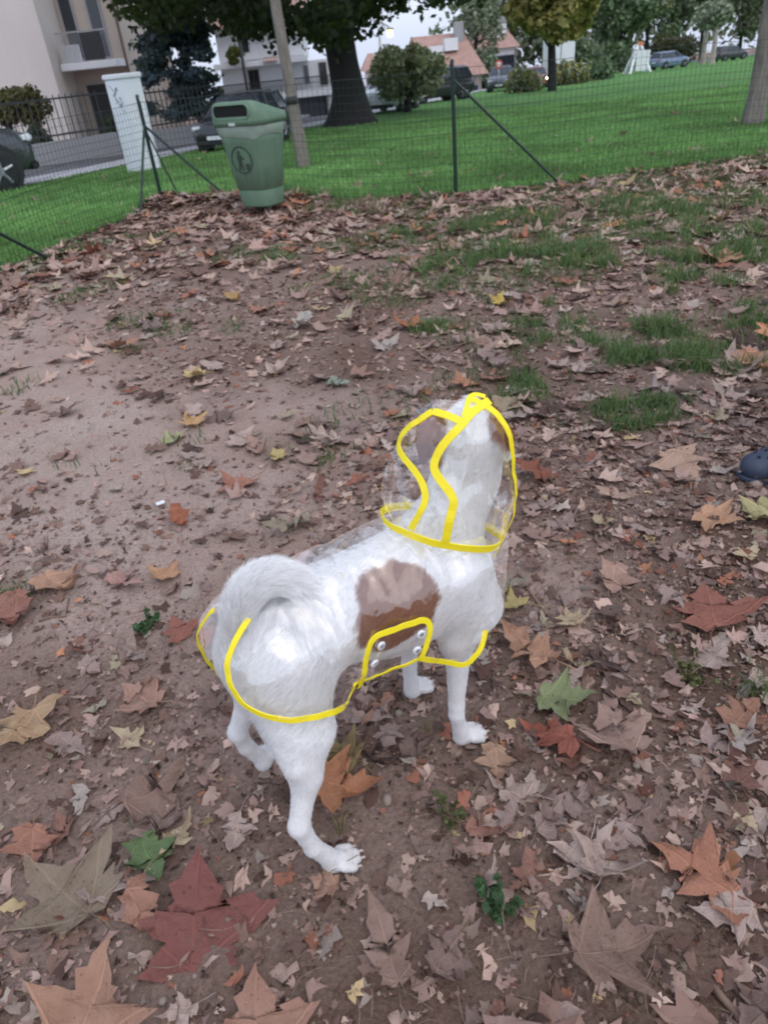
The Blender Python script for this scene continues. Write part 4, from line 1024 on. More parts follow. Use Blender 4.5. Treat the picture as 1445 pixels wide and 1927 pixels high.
# leaves one would single out: photo point of the middle, length, direction of the tip in the photo (degrees, 0 = right, 90 = up), colour, shape
HERO = [
    (372, 1735, .20, 62, srgb(136, 72, 62), 0, 'large dark red plane leaf near the bottom left corner'),
    (272, 1735, .11, 100, srgb(168, 116, 88), 4, 'curled light brown leaf lying on the large dark red leaf'),
    (288, 1628, .125, 40, srgb(98, 128, 72), 1, 'green leaf with a yellowing end left of the hind paw'),
    (128, 1690, .165, 70, srgb(140, 122, 98), 3, 'broad olive tan leaf near the left edge below the orange one'),
    (66, 1610, .10, 120, srgb(170, 112, 84), 2, 'small orange brown leaf close to the left picture edge'),
    (42, 1390, .15, 80, srgb(184, 148, 102), 5, 'yellow tan leaf cut by the left picture edge'),
    (172, 1908, .165, 60, srgb(176, 128, 98), 3, 'light tan leaf cut by the bottom edge at left'),
    (485, 1930, .14, 80, srgb(170, 122, 96), 0, 'light tan leaf cut by the bottom edge below the dog'),
    (1300, 1645, .165, 55, srgb(176, 112, 76), 7, 'big orange brown plane leaf lying alone at lower right'),
    (1335, 1155, .185, 205, srgb(160, 92, 70), 0, 'rust red pointed leaf right of the dog chest'),
    (1150, 1105, .15, 175, srgb(178, 138, 116), 1, 'pale pinkish leaf on bare dirt right of the dog'),
    (1062, 1325, .115, 95, srgb(132, 148, 92), 3, 'bright pale green leaf right of the front paw'),
    (1032, 1392, .13, 200, srgb(164, 84, 58), 4, 'red orange mottled leaf just below the pale green one'),
    (1155, 1385, .15, 20, srgb(164, 130, 114), 5, 'big flat dusty leaf right of the red orange one'),
    (642, 1490, .15, 250, srgb(186, 118, 66), 2, 'orange leaf behind the right hind leg'),
    (640, 1425, .10, 80, srgb(150, 128, 70), 8, 'olive yellow leaf end sticking up behind the hind leg'),
    (948, 1142, .12, 15, srgb(176, 158, 84), 1, 'yellow green leaf touching the chest hem'),
    (545, 1000, .15, 60, srgb(160, 150, 122), 6, 'pale greenish leaf above the tail'),
    (240, 1103, .14, 15, srgb(176, 130, 118), 9, 'pink tan leaf left of the tail'),
    (306, 1090, .09, 20, srgb(194, 142, 92), 3, 'small yellow orange leaf beside the pink tan one'),
    (768, 620, .16, 80, srgb(184, 110, 54), 2, 'bright orange leaf in the middle of the dirt'),
    (866, 730, .14, 100, srgb(188, 124, 80), 7, 'orange leaf right above the hood'),
    (1012, 905, .16, 340, srgb(150, 82, 50), 4, 'dark orange folded leaf right of the hood'),
    (942, 572, .12, 30, srgb(206, 178, 40), 8, 'small bright yellow leaf on the dirt beyond the hood'),
    (364, 710, .13, 30, srgb(204, 174, 100), 5, 'pale yellow leaf on the bare path at left'),
    (330, 828, .13, 20, srgb(166, 172, 112), 1, 'yellow green leaf on the bare path'),
    (362, 798, .11, 40, srgb(206, 160, 92), 3, 'golden leaf just above the yellow green one'),
    (640, 727, .13, 60, srgb(138, 154, 132), 7, 'grey green leaf in mid dirt left of the hood'),
    (992, 1240, .15, 160, srgb(182, 134, 98), 6, 'curled tan leaf right of the front hem'),
    (1150, 940, .12, 140, srgb(184, 148, 126), 9, 'light tan leaf upper right of the dog beside other leaves'),
    (1285, 880, .17, 330, srgb(192, 154, 126), 0, 'large pale leaf left of the blue clog'),
    (36, 1165, .15, 20, srgb(162, 104, 84), 2, 'rust brown leaf at the left picture edge'),
    (266, 1320, .12, 60, srgb(176, 132, 110), 5, 'light brown oval leaf left of the hind legs'),
    (300, 1500, .15, 100, srgb(146, 114, 98), 6, 'crumbled dusty leaf on the dirt left of the hind paw'),
    (1150, 1800, .15, 240, srgb(150, 118, 100), 3, 'large dull brown leaf near the bottom right'),
    (600, 1010, .001, 0, srgb(100, 80, 70), 5, ''),
    (480, 845, .14, 20, srgb(176, 136, 120), 9, 'pale pink leaf in the cluster left of the hood'),
    (520, 862, .11, 130, srgb(196, 176, 98), 1, 'yellow leaf within the pink leaf cluster'),
    (440, 920, .15, 30, srgb(174, 112, 84), 7, 'orange brown leaf above the tail in a small heap'),
    (340, 985, .12, 60, srgb(170, 92, 44), 4, 'dark orange curled leaf on bare dirt at left'),
    (120, 1110, .14, 100, srgb(186, 140, 104), 2, 'light orange leaf at the left above the rust one'),
    (338, 1192, .09, 60, srgb(158, 90, 70), 0, 'small rust leaf left of the coat hem'),
    (1350, 990, .12, 20, srgb(200, 148, 104), 3, 'light orange leaf below the blue clog'),
    (1425, 985, .12, 20, srgb(188, 180, 112), 8, 'yellow leaf cut by the right edge below the clog'),
    (1290, 682, .17, 30, srgb(166, 116, 92), 7, 'brown leaf leaning on the grass tuft at right'),
    (1425, 690, .17, 10, srgb(196, 136, 100), 2, 'light orange leaf at the right edge above the clog'),
    (1355, 490, .26, 20, srgb(196, 142, 100), 5, 'large light orange leaf in the grass at right'),
    (575, 618, .20, 30, srgb(186, 178, 166), 6, 'whitish grey leaf in the mid dirt'),
    (490, 590, .17, 60, srgb(184, 128, 98), 7, 'light rust leaf in the mid dirt left'),
    (440, 568, .16, 60, srgb(186, 146, 70), 4, 'yellow brown leaf on a small moss patch'),
    (230, 655, .20, 15, srgb(180, 126, 92), 4, 'curled orange tan leaf on the bare path'),
    (915, 1690, .001, 0, srgb(100, 80, 70), 5, ''),
    (730, 1790, .14, 120, srgb(150, 118, 102), 9, 'dull leaf low in the middle below the dog'),
    (610, 1670, .06, 60, srgb(178, 134, 106), 5, 'small tan leaf scrap below the hind paw'),
    (1400, 1350, .11, 10, srgb(160, 110, 82), 7, 'orange brown strip of leaf near the right edge'),
    (935, 1450, .08, 20, srgb(176, 138, 106), 2, 'small tan leaf below the front paw'),
]
taken = []
for (x, y, L, ang, col, shp, lab) in HERO:
    if L < .01: continue
    p = gnd(x, y); q = gnd(x + 8 * math.cos(math.radians(ang)), y - 8 * math.sin(math.radians(ang)))
    yaw = math.atan2(q[1] - p[1], q[0] - p[0]) - math.pi / 2
    put_leaf('plane_leaf', p[0], p[1], L, yaw, col, shp, lab, 'fallen plane leaves', .012, .10)
    taken.append((p[0], p[1], L))
# all the other leaves, thick along the fence and on the right, thin on the trodden path
def cover(x, y):
    path = np.exp(-(seg_dist(x, y, (-2.2, 4.2), (-.55, 1.7)) / .55) ** 2)
    fencey = np.exp(-(seg_dist(x, y, CORNER + [.1, -.3], POST_A + [-.6, -.25]) / .75) ** 2) + .9 * np.exp(-(seg_dist(x, y, CORNER, POST_B) / .45) ** 2) + .12 * np.exp(-(seg_dist(x, y, POST_A, POST_R) / .4) ** 2)
    bare = np.exp(-(np.hypot((x - .42) / .2, (y - 1.42) / .14)) ** 2) + .6 * np.exp(-(np.hypot((x + .45) / .25, (y - .75) / .3)) ** 2)
    cl = fbm(np.stack([x, y], -1) * 2.2, 3, 71)
    return np.clip((.30 + 1.1 * (cl - .25) + .30 * np.clip((x - .1) / .8, 0, 1)) * (1 - .78 * path) * (1 - .8 * bare) + 1.1 * fencey, .02, 1.7)
def view_pts(n, y0, y1, margin=1.1):
    y = np.sqrt(RL.uniform(y0 ** 2, y1 ** 2, n)) if y1 > 3 else RL.uniform(y0, y1, n)
    x = RL.uniform(-1, 1, n) * (.70 * y + .55 + margin); return x, y
def lawn_side(x, y): return in_poly(LAWN, x, y)
def scatter(n, y0, y1, k):
    n = int(n * (1.55 if y1 < 3 else 1.2)); y0 = min(y0, .05) if y0 < 1 else y0
    x, y = view_pts(n, y0, y1); m = (RL.random(n) * k < cover(x, y)); m &= ~lawn_side(x, y) | (RL.random(n) < .07)
    return x[m], y[m]
xs, ys = scatter(7600, .3, 9.0, 1.4)
x2, y2 = scatter(1500, .3, 2.6, 1.0); xs = np.r_[xs, x2]; ys = np.r_[ys, y2]
x2, y2 = scatter(4200, 5.0, 9.0, 1.3); xs = np.r_[xs, x2]; ys = np.r_[ys, y2]
y2 = RL.uniform(7.2, 26, 1500); x2 = RL.uniform(-1, 1, 1500) * (.62 * y2); m2 = lawn_side(x2, y2) & (RL.random(1500) < np.clip(1.6 - y2 / 16, .12, .8) * (fbm(np.stack([x2, y2], -1) * .4, 2, 5) + .1)); xs = np.r_[xs, x2[m2]]; ys = np.r_[ys, y2[m2]]
L = np.clip(RL.gamma(6, .0165, len(xs)), .035, .19); L = np.where(ys < 2.4, np.minimum(L * .72, .105), L)
keepm = np.ones(len(xs), bool)
for (a, b, l) in taken: keepm &= np.hypot(xs - a, ys - b) > l * .42
for a, b in PAWS_W: keepm &= np.hypot(xs - a, ys - b) > .10
xs, ys, L = xs[keepm], ys[keepm], L[keepm]
ci = RL.choice(len(PN), len(xs), p=PW / PW.sum()); yaw = RL.uniform(0, 2 * math.pi, len(xs))
dep = ys * math.cos(PITCH) + CAMH * math.sin(PITCH)
_q = np.stack([xs, ys, slope(ys)], -1) - ORG; _qz = _q @ _fw; _px = W0 / 2 + FPX * (_q @ _cx) / _qz; _py = H0 / 2 - FPX * (_q @ _cy) / _qz
inv = (_qz > .2) & (_px > -10) & (_px < W0 + 10) & (_py > 0) & (_py < H0 + 10)
pxs = np.where(inv, L / dep, 0)
order = np.argsort(-pxs); NIND = 240
MARKS = [('green bin', 492, 400), ('braced fence post', 857, 368), ('corner fence post', 305, 380), ('blue clog', 1420, 890), ('hood top', 900, 745), ('neck band', 760, 1000), ('curled tail', 430, 1130), ('right hind paw', 650, 1615),
         ('front paw', 885, 1385), ('white paper scrap', 303, 949), ('red leaf at bottom left', 372, 1735), ('green leaf near the hind paw', 288, 1628), ('big orange leaf lower right', 1300, 1640), ('rust red pointed leaf', 1335, 1155),
         ('pale green leaf', 1062, 1325), ('bright orange leaf', 768, 620), ('bright yellow leaf', 942, 572), ('dark orange folded leaf', 1012, 905), ('yellow green path leaf', 330, 828), ('grey green leaf', 640, 727), ('pink tan leaf', 240, 1103),
         ('rust leaf at left edge', 36, 1165), ('yellow tan edge leaf', 42, 1390), ('light brown oval leaf', 266, 1320), ('dull leaf at bottom right', 1150, 1790), ('leafy weed below the dog', 940, 1735), ('pale leaf left of clog', 1285, 880), ('grass tuft right of hood', 1205, 760),
         ('grass tuft beyond hood', 995, 722), ('whitish grey leaf', 575, 618), ('curled path leaf', 230, 655), ('large leaf in right grass', 1355, 490), ('crumbled dusty leaf', 300, 1500), ('brown leaf on right tuft', 1290, 682), ('yellow brown moss leaf', 440, 568), ('light rust leaf', 490, 590)]
def to_px(x, y):
    d = np.array([x, y, gz1(x, y)]) - ORG; z = d @ _fw; return W0 / 2 + FPX * (d @ _cx) / z, H0 / 2 - FPX * (d @ _cy) / z
used = {}; ORD = ['nearest', 'second', 'third', 'fourth', 'fifth', 'sixth', 'seventh', 'eighth', 'ninth', 'tenth', 'eleventh', 'twelfth', 'thirteenth', 'fourteenth', 'fifteenth', 'sixteenth', 'seventeenth', 'eighteenth', 'nineteenth', 'twentieth']
jobs = []
for j in order[:NIND]:
    X, Y = to_px(xs[j], ys[j]); m = min(MARKS, key=lambda q: math.hypot(X - q[1], (Y - q[2]) * 1.3)); dx, dy = X - m[1], (Y - m[2]) * 1.3
    jobs.append((math.hypot(dx, dy), j, m[0], ('right of' if dx > 0 else 'left of') if abs(dx) > abs(dy) else ('below' if dy > 0 else 'above')))
for dist, j, mk_, di in sorted(jobs):
    cn = PN[ci[j]]; v = 1 + RL.normal(0, .10); col = tuple(np.clip(np.array(PAL[cn]) * v, 0, 1)); key = (cn, mk_, di); k = used.get(key, 0); used[key] = k + 1
    put_leaf('plane_leaf', xs[j], ys[j], L[j], yaw[j], col, int(RL.integers(6, 30)), f'{ORD[min(k, 19)]} {cn} dry leaf {di} the {mk_}', 'fallen plane leaves', .003 + .006 * RL.random(), .16)
rest = order[NIND:]
LOW = [leaf_geo(300 + k, [.10, .2, .3, .15, .25, .34][k % 6], 0, False) for k in range(12)]
Vs = []; Fs = []; Cs = []; off = 0
def batch(geo, x, y, s, yaw, col, tilt, lift):
    global off
    V, F, _ = geo
    n = len(x)
    if n == 0: return
    c, sn = np.cos(yaw), np.sin(yaw); R = np.zeros((n, 3, 3)); R[:, 0, 0] = c; R[:, 0, 1] = -sn; R[:, 1, 0] = sn; R[:, 1, 1] = c; R[:, 2, 2] = 1
    tx, ty = RL.normal(0, tilt, n), RL.normal(0, tilt, n)
    T = np.tile(np.eye(3), (n, 1, 1)); T[:, 2, 0] = tx; T[:, 2, 1] = ty; T[:, 0, 2] = -tx; T[:, 1, 2] = -ty
    P = np.einsum('nij,njk,vk->nvi', T, R, V) * s[:, None, None]
    P += np.stack([x, y, ground_z(x, y) + lift], -1)[:, None]
    F = np.array(F)
    if F.shape[1] == 4: F = np.concatenate([F[:, [0, 1, 2]], F[:, [0, 2, 3]]])
    Vs.append(P.reshape(-1, 3)); Fs.append((F[None] + (np.arange(n) * len(V))[:, None, None]).reshape(-1, F.shape[1]) + off); Cs.append(np.repeat(col, len(V), 0)); off += n * len(V)
pal = np.array([PAL[k] for k in PN])
k_ = RL.integers(0, 12, len(rest))
for g in range(12):
    j = rest[k_ == g]; col = pal[ci[j]] * (1 + RL.normal(0, .14, (len(j), 1)))
    batch(LOW[g], xs[j], ys[j], L[j], yaw[j], col, .16, .004 + .012 * RL.random(len(j)))
# fragments and crumbs of leaves
def frag_geo(seed):
    """a torn piece of leaf: ragged outline round a raised or sunken middle"""
    rg = np.random.default_rng(seed); n = 11; a = np.linspace(0, 6.28, n, endpoint=False) + rg.uniform(-.25, .25, n); r = rg.uniform(.12, .62, n); el = rg.uniform(.35, .9); b_ = rg.uniform(-.5, .5)
    x = r * np.cos(a); y = r * np.sin(a) * el
    V = np.stack([x, y, .5 * b_ * x * x + rg.uniform(-.6, .6) * x * y + .9 * abs(b_) * y * y + rg.normal(.03, .05, n)], 1)
    V = np.vstack([V, [[0, 0, rg.uniform(-.06, .10)]]])
    return V, [[k, (k + 1) % n, n] for k in range(n)], None
FR = [frag_geo(k) for k in range(14)]
def frags(n, y0, y1, s0, s1, k):
    x, y = scatter(n, y0, y1, k); g = RL.integers(0, 14, len(x))
    for q in range(14):
        j = np.where(g == q)[0]; cc = RL.choice(len(PN), len(j), p=np.array([.34, .22, .2, .04, .12, .01, .01, .01, .05]))
        batch(FR[q], x[j], y[j], RL.uniform(s0, s1, len(j)) ** 1.0, RL.uniform(0, 6.28, len(j)), pal[cc] * (.85 + RL.normal(0, .2, (len(j), 1))), .3, .001 + .005 * RL.random(len(j)))
frags(30000, .3, 2.2, .004, .018, 1.0); frags(15000, .3, 2.4, .014, .055, 1.1); frags(30000, 1.8, 5, .012, .05, 1.2); frags(14000, 4, 9, .03, .08, 1.2)
x, y = scatter(12000, .3, 2.0, 1.0); g = RL.integers(0, 14, len(x))
for q in range(14):
    j = np.where(g == q)[0]; batch(FR[q], x[j], y[j], RL.uniform(.004, .015, len(j)), RL.uniform(0, 6.28, len(j)), np.tile(np.array(srgb(70, 54, 47)), (len(j), 1)) * (1 + RL.normal(0, .25, (len(j), 1))), .4, .001 + .003 * RL.random(len(j)))
lit = mesh_np('leaf_litter', np.concatenate(Vs), np.concatenate(Fs), M_LIT, None, False, attrs={'tint': np.clip(np.concatenate(Cs), .01, 1)})
tag(lit, 'brown leaf litter and leaf crumbs spread over the dirt', None, None, 'stuff')

# ------------------------------------------------------------------ grass
def blades(x, y, h, w, col, lean=.5, rg=RL):
    n = len(x); z = ground_z(x, y) + .004; a = rg.uniform(0, 6.28, n); l = np.abs(rg.normal(0, lean, n)) * h; b = rg.uniform(0, 6.28, n)
    dx, dy = np.cos(a), np.sin(a); ex, ey = np.cos(b), np.sin(b)
    p0 = np.stack([x - dx * w, y - dy * w, z], 1); p1 = np.stack([x + dx * w, y + dy * w, z], 1)
    m = np.stack([x + ex * l * .35, y + ey * l * .35, z + h * .62], 1)
    p2 = m + np.stack([dx * w * .7, dy * w * .7, 0 * w], 1); p3 = m - np.stack([dx * w * .7, dy * w * .7, 0 * w], 1)
    tip = np.stack([x + ex * l, y + ey * l, z + h * (1 - .25 * np.clip(l / h, 0, 1.5))], 1)
    V = np.stack([p0, p1, p2, p3, tip], 1).reshape(-1, 3); k = np.arange(n)[:, None] * 5
    F = [np.concatenate([k + 0, k + 1, k + 2, k + 3], 1)]; T = np.concatenate([k + 3, k + 2, k + 4, k + 4], 1)
    # the tip triangle as its own faces
    return V, F[0], np.concatenate([k + 3, k + 2, k + 4], 1), np.repeat(col, 5, 0)
def grass_obj(name, label, parts, kind='stuff', cat=None):
    V = []; C = []; F = []; off = 0
    for v, q, tt, c in parts:
        V.append(v); C.append(c); F.append((q + off, tt + off)); off += len(v)
    tris = np.concatenate([np.concatenate([q[:, [0, 1, 2]], q[:, [0, 2, 3]], t3]) for q, t3 in F])
    o = mesh_np(name, np.concatenate(V), tris, M_GRASS, None, False, attrs={'tint': np.concatenate(C)}); tag(o, label, cat, None, kind); return o
GG = np.array([(.085, .150, .060), (.110, .180, .075), (.070, .125, .050), (.140, .200, .095)])
# lawn
n = 150000
y = 7.0 + (17.0) * RL.random(n) ** 1.7; x = RL.uniform(-1, 1, n) * (.64 * y + .6); m = lawn_side(x, y); x, y = x[m], y[m]
n2 = 40000; yb_ = RL.uniform(4.6, 9, n2); xb_ = RL.uniform(-5.6, -2.0, n2); mm = lawn_side(xb_, yb_); x = np.r_[x, xb_[mm]]; y = np.r_[y, yb_[mm]]
pt = fbm(np.stack([x, y], -1) * 1.1, 4, 91); gc = GG[RL.integers(0, 4, len(x))] * (.35 + 2.4 * pt[:, None]) * np.array([1.16, 1.40, 1.08])
gr = blades(x, y, .035 + .045 * RL.random(len(x)) * (.6 + .8 * pt), .003 + .00035 * y, gc, .6)
grass_obj('lawn_grass', 'short green grass blades of the lawn', [gr])
# tufts on the dirt
TUFT = [(740, 445, .30, 1), (820, 430, .5, 1), (905, 430, .6, 1.2), (960, 410, .6, 1.2), (1030, 420, .6, 1), (940, 470, .6, 1), (880, 490, .5, 1), (830, 515, .35, 1), (1090, 470, .6, 1.1), (1010, 480, .5, .9), (1120, 500, .4, 1), (1200, 430, .6, 1),
        (1250, 450, .7, 1.3), (1290, 490, .55, 1.3), (1280, 530, .35, 1), (1400, 440, .6, 1.2), (1425, 470, .5, 1.2), (1300, 400, .8, 1.2), (1180, 385, .8, 1), (1400, 380, .8, 1.3), (1024, 565, .17, 1), (1040, 625, .2, 1), (1130, 640, .22, .8), (820, 622, .16, 1),
        (1225, 630, .35, 1.1), (1215, 680, .30, 1.3), (1265, 655, .3, 1), (1330, 690, .25, .8), (1425, 610, .3, 1.3), (995, 722, .16, 1.2), (1000, 755, .10, 1), (1205, 760, .17, 1.4), (1175, 805, .10, 1.1), (1230, 790, .08, .9), (620, 868, .09, .5), (365, 882, .06, .4), (120, 880, .05, .3),
        (560, 545, .15, .35), (650, 535, .3, .3), (700, 560, .3, .3), (520, 490, .2, .7), (680, 525, .3, .4), (395, 590, .12, .3), (1320, 660, .2, .5), (1110, 660, .2, .5), (30, 1130, .05, .8), (1440, 1310, .05, .8), (640, 390, .7, 1), (560, 385, .4, .7), (700, 400, .5, .6)]
tx, ty, th, tcx, tw = [], [], [], [], []
for (a, b, r, d) in TUFT:
    r = r * .72 if r > .45 else r; p = gnd(a, b); k = int(min(2400, (60 + 4600 * r) * d * d * (.30 if b < 470 else .6)))
    nc = max(3, int(4 + 14 * r)); ca = RL.uniform(0, 6.28, nc); cr = np.abs(RL.normal(0, .42, nc)) * r; cxy = np.stack([p[0] + cr * np.cos(ca) * 1.5, p[1] + cr * np.sin(ca) * .9], 1); cs = RL.uniform(.3, 1.0, nc)
    which = RL.integers(0, nc, k); sp = .02 + .17 * r * cs[which]
    qx = cxy[which, 0] + RL.normal(0, 1, k) * sp; qy = cxy[which, 1] + RL.normal(0, 1, k) * sp * .8
    mk = fbm(np.stack([qx, qy], -1) * 8, 3, 17) > .45; qx, qy, wq = qx[mk], qy[mk], which[mk]
    tx.append(qx); ty.append(qy); th.append((.025 + .085 * RL.random(len(qx)) ** 2) * min(1.25, .65 + r) * (.55 + .6 * cs[wq])); tcx.append(np.full(len(qx), d)); tw.append(np.full(len(qx), .0012 + .0004 * p[1]))
tx, ty, th, tw = map(np.concatenate, (tx, ty, th, tw))
gr2 = blades(tx, ty, th, tw, GG[RL.integers(0, 4, len(tx))] * (.8 + .75 * RL.random((len(tx), 1))) * np.where(RL.random((len(tx), 1)) < .12, np.array([[1.7, 1.25, 1.1]]), np.array([[.95, .95, 1.0]])), .8)
# thin grass film spread across the right side
n = 52000; y = 2.2 + 6.0 * RL.random(n) ** .6; x = RL.uniform(-1.2, 1, n) * .62 * y; dn2 = fbm(np.stack([x, y], -1) * 1.6, 3, 37); m = (dn2 + .08 * (x / (.6 * y)) + .22 * np.clip((y - 5.6) / 2, 0, 1) * (x > .2) > .59) & ~lawn_side(x, y); x, y = x[m], y[m]
gr3 = blades(x, y, .02 + .04 * RL.random(len(x)), .0014 + .0004 * y, GG[RL.integers(0, 4, len(x))] * (.6 + .5 * RL.random((len(x), 1))), .9)
grass_obj('grass_tufts', 'scattered green grass tufts growing in the dirt', [gr2, gr3])
# dry stalks and straw
n = 9000; x, y = view_pts(n, .32, 2.8); m = (fbm(np.stack([x, y], -1) * 3, 3, 61) + .12 * (x > 0) > .50); x, y = x[m], y[m]
V = []; F = []
ln = RL.uniform(.02, .085, len(x)); an = RL.uniform(0, 6.28, len(x)); cv = RL.normal(0, .8, len(x)); up = np.abs(RL.normal(0, .25, len(x)))
P = []
for s in (0, .33, .66, 1.0):
    aa = an + cv * s; P.append(np.stack([x + ln * s * np.cos(aa), y + ln * s * np.sin(aa), ground_z(x, y) + .004 + ln * up * math.sin(math.pi * min(s, .8))], 1))
P = np.stack(P, 1); wd = np.stack([-np.sin(an), np.cos(an), 0 * an + .3], 1) * RL.uniform(.0003, .0007, len(x))[:, None]
V = np.concatenate([P - wd[:, None], P + wd[:, None]], 1); k = np.arange(len(x))[:, None] * 8
F = np.concatenate([np.concatenate([k + i, k + i + 1, k + 5 + i, k + 4 + i], 1) for i in range(3)])
col = np.array([srgb(112, 94, 80), srgb(140, 120, 104), srgb(84, 68, 58), srgb(116, 106, 84)])[RL.integers(0, 4, len(x))]
tag(mesh_np('dry_stalks', V.reshape(-1, 3), F, M_LIT, None, False, attrs={'tint': np.repeat(col, 8, 0)}), 'dry grass stalks and rootlets lying on the dirt', None, None, 'stuff')
# pebbles
ico = bmesh.new(); bmesh.ops.create_icosphere(ico, subdivisions=1, radius=1); iv = np.array([v.co[:] for v in ico.verts]); fi = np.array([[v.index for v in f.verts] for f in ico.faces]); ico.free()
x, y = view_pts(2600, .32, 3.0); s = RL.gamma(2.2, .0016, len(x)) + .0012; sc = RL.uniform(.6, 1.3, (len(x), 3)) * np.array([1, 1, .7])
V = iv[None] * sc[:, None] * s[:, None, None] + np.stack([x, y, ground_z(x, y) + s * .2], 1)[:, None]
F = (fi[None] + (np.arange(len(x)) * len(iv))[:, None, None]).reshape(-1, 3)
pc = np.array([srgb(128, 112, 102), srgb(104, 88, 78), srgb(150, 136, 126), srgb(118, 96, 84)])[RL.integers(0, 4, len(x))]
tag(mesh_np('pebbles', V.reshape(-1, 3), F, M_LIT, None, True, attrs={'tint': np.repeat(pc, len(iv), 0)}), 'small pebbles and soil crumbs on the dirt', None, None, 'stuff')
# weeds that stand out
def weed(x, y, w, h, label, k=60, cols=((.05, .10, .045), (.07, .13, .055)), dry=False, seed=0):
    rg = np.random.default_rng(seed + 900); p = gnd(x, y); o = np.array([p[0], p[1], gz1(p[0], p[1])]); r = empty('weed', tuple(o)); tag(r, label, 'weed')
    mb = MB(); pts = []
    for q in range(9 if not dry else 16):
        a = rg.uniform(0, 6.28); e = np.array([w * rg.uniform(-1, 1), w * rg.uniform(-.6, 2.2), 0]); hh = h * rg.uniform(.5, 1)
        mb.tube([(0 + e[0] * .2, e[1] * .2, 0), e * .6 + [0, 0, hh * .7], e + [0, 0, hh * (1 if not dry else rg.uniform(.1, .9))]], [.0012, .0010, .0005], 4); pts.append(e + [0, 0, hh])
    st = mb.build('stem', plain('weed_stem' + str(seed), (.20, .16, .08) if dry else (.07, .10, .03), .7), r)
    if k:
        bl = [(q * f, w * .22) for q in pts for f in (.5, .8, 1)]
        V, F, C = blobs_leaves(bl, k * 9, .012, cols, rg, .2); mesh_np('leaves', V, F, M_FOL, r, False, attrs={'tint': C})
weed(940, 1735, .035, .035, 'small leafy green weed below the dog', 42, seed=1)
weed(275, 1195, .030, .03, 'small leafy green weed left of the tail', 40, seed=2)
weed(805, 1385, .022, .05, 'dry yellowish grass clump between the dog paws', 0, dry=True, seed=3)
weed(640, 1570, .02, .04, 'dry grass clump beside the right hind paw', 0, dry=True, seed=4)
weed(1310, 1290, .04, .04, 'dry weed clump on the dirt at right', 12, ((.10, .10, .04),), True, seed=5)
weed(855, 1560, .03, .03, 'thin withered weed below the front paw', 8, ((.09, .10, .04),), True, seed=6)
weed(1230, 1010, .001, .001, 'x', 0) if False else None
# twigs
def twig(pts, r, label):
    P = []
    for (a, b) in pts: g = gnd(a, b); P.append(np.array([g[0], g[1], gz1(g[0], g[1]) + r * 1.1]))
    mb = MB(); mb.tube(P, [r * (1.1 - .5 * k / len(P)) for k in range(len(P))], 6); o = P[0]; mb.V = [tuple(np.array(v) - o) for v in mb.V]
    ob = mb.build('twig', plain('twig_bark' + str(len(bpy.data.materials)), srgb(130, 104, 90), .85, .25, 60), None, True); ob.location = tuple(o); tag(ob, label, 'twig', 'twigs on the ground')
twig([(990, 1110), (1012, 1140), (1032, 1168)], .0045, 'short brown twig right of the dog chest')
twig([(925, 1395), (940, 1415), (950, 1430)], .006, 'thick stub of twig beside the front paw')
twig([(1340, 1860), (1372, 1895), (1400, 1925)], .006, 'brown twig near the bottom right corner')
twig([(75, 1172), (100, 1165), (125, 1166), (132, 1130)], .003, 'pale bent twig on bare dirt at left')
pp = gnd(303, 949); mb = MB(); mb.box((-.014, -.011, 0), (.014, .011, .0006)); o = mb.build('paper_scrap', plain('paper', (.72, .72, .74), .8), None, M=Matrix.Rotation(.5, 4, 'Z')); o.location = (pp[0], pp[1], gz1(pp[0], pp[1]) + .008); tag(o, 'small white paper scrap on the bare dirt at left', 'paper')
# ------------------------------------------------------------------ the dog (local frame: u forward, v left, z up)
DOG_O = np.array([-.07, .955, -.004]); DOG_A = math.radians(33)
DU = np.array([math.cos(DOG_A), math.sin(DOG_A), 0]); DV = np.array([-math.sin(DOG_A), math.cos(DOG_A), 0])
def to_dog(P):
    q = np.asarray(P, float) - DOG_O
    return np.stack([q @ DU, q @ DV, q[..., 2]], -1)
CAM_L = to_dog(ORG)
def ray_l(x, y):
    d = ray(x, y); return np.array([d @ DU, d @ DV, d[2]])

def leg_hind(s, hip, knee, calf, hock, meta, paw, toe):
    return [(hip, knee, .074, .039, .05), ((hip[0] - .032, hip[1] * 1.2, hip[2] - .03), (calf[0] - .010, calf[1], calf[2] + .035), .052, .025, .03), (knee, calf, .039, .0235, .025), (calf, hock, .0235, .0155, .02),
            (hock, meta, .0158, .0138, .012), (meta, paw, .0140, .0165, .010)]
def paw_prims(p, d, w=.0118):
    """toes: four short rounded cones fanned from the paw centre p along heading d"""
    p = np.array(p); d = np.array(d) / np.linalg.norm(d); side = np.array([-d[1], d[0], 0])
    out = [(p - d * .006, p + d * .012, .0170, .0155, .009)]
    for k, (o, l) in enumerate(((-1.5, .030), (-.5, .040), (.5, .040), (1.5, .030))):
        a = p + side * (o * w) + d * .012 + np.array([0, 0, .002]); b = p + side * (o * w * 1.12) + d * l + np.array([0, 0, -.006])
        out.append((a, b, .0086, .0082, .0010))
    return out
R_PAW = (-.190, -.146, .020); L_PAW = (-.185, .128, .020); RF_PAW = (.166, -.087, .020); LF_PAW = (.166, .078, .020)
HEAD_TURN = math.radians(40)
def hr(u, v, z):
    """a point of the head, which is turned left on the neck"""
    c, s_ = math.cos(HEAD_TURN), math.sin(HEAD_TURN); du = u - .272
    return (.272 + c * du - s_ * v, s_ * du + c * v, z)
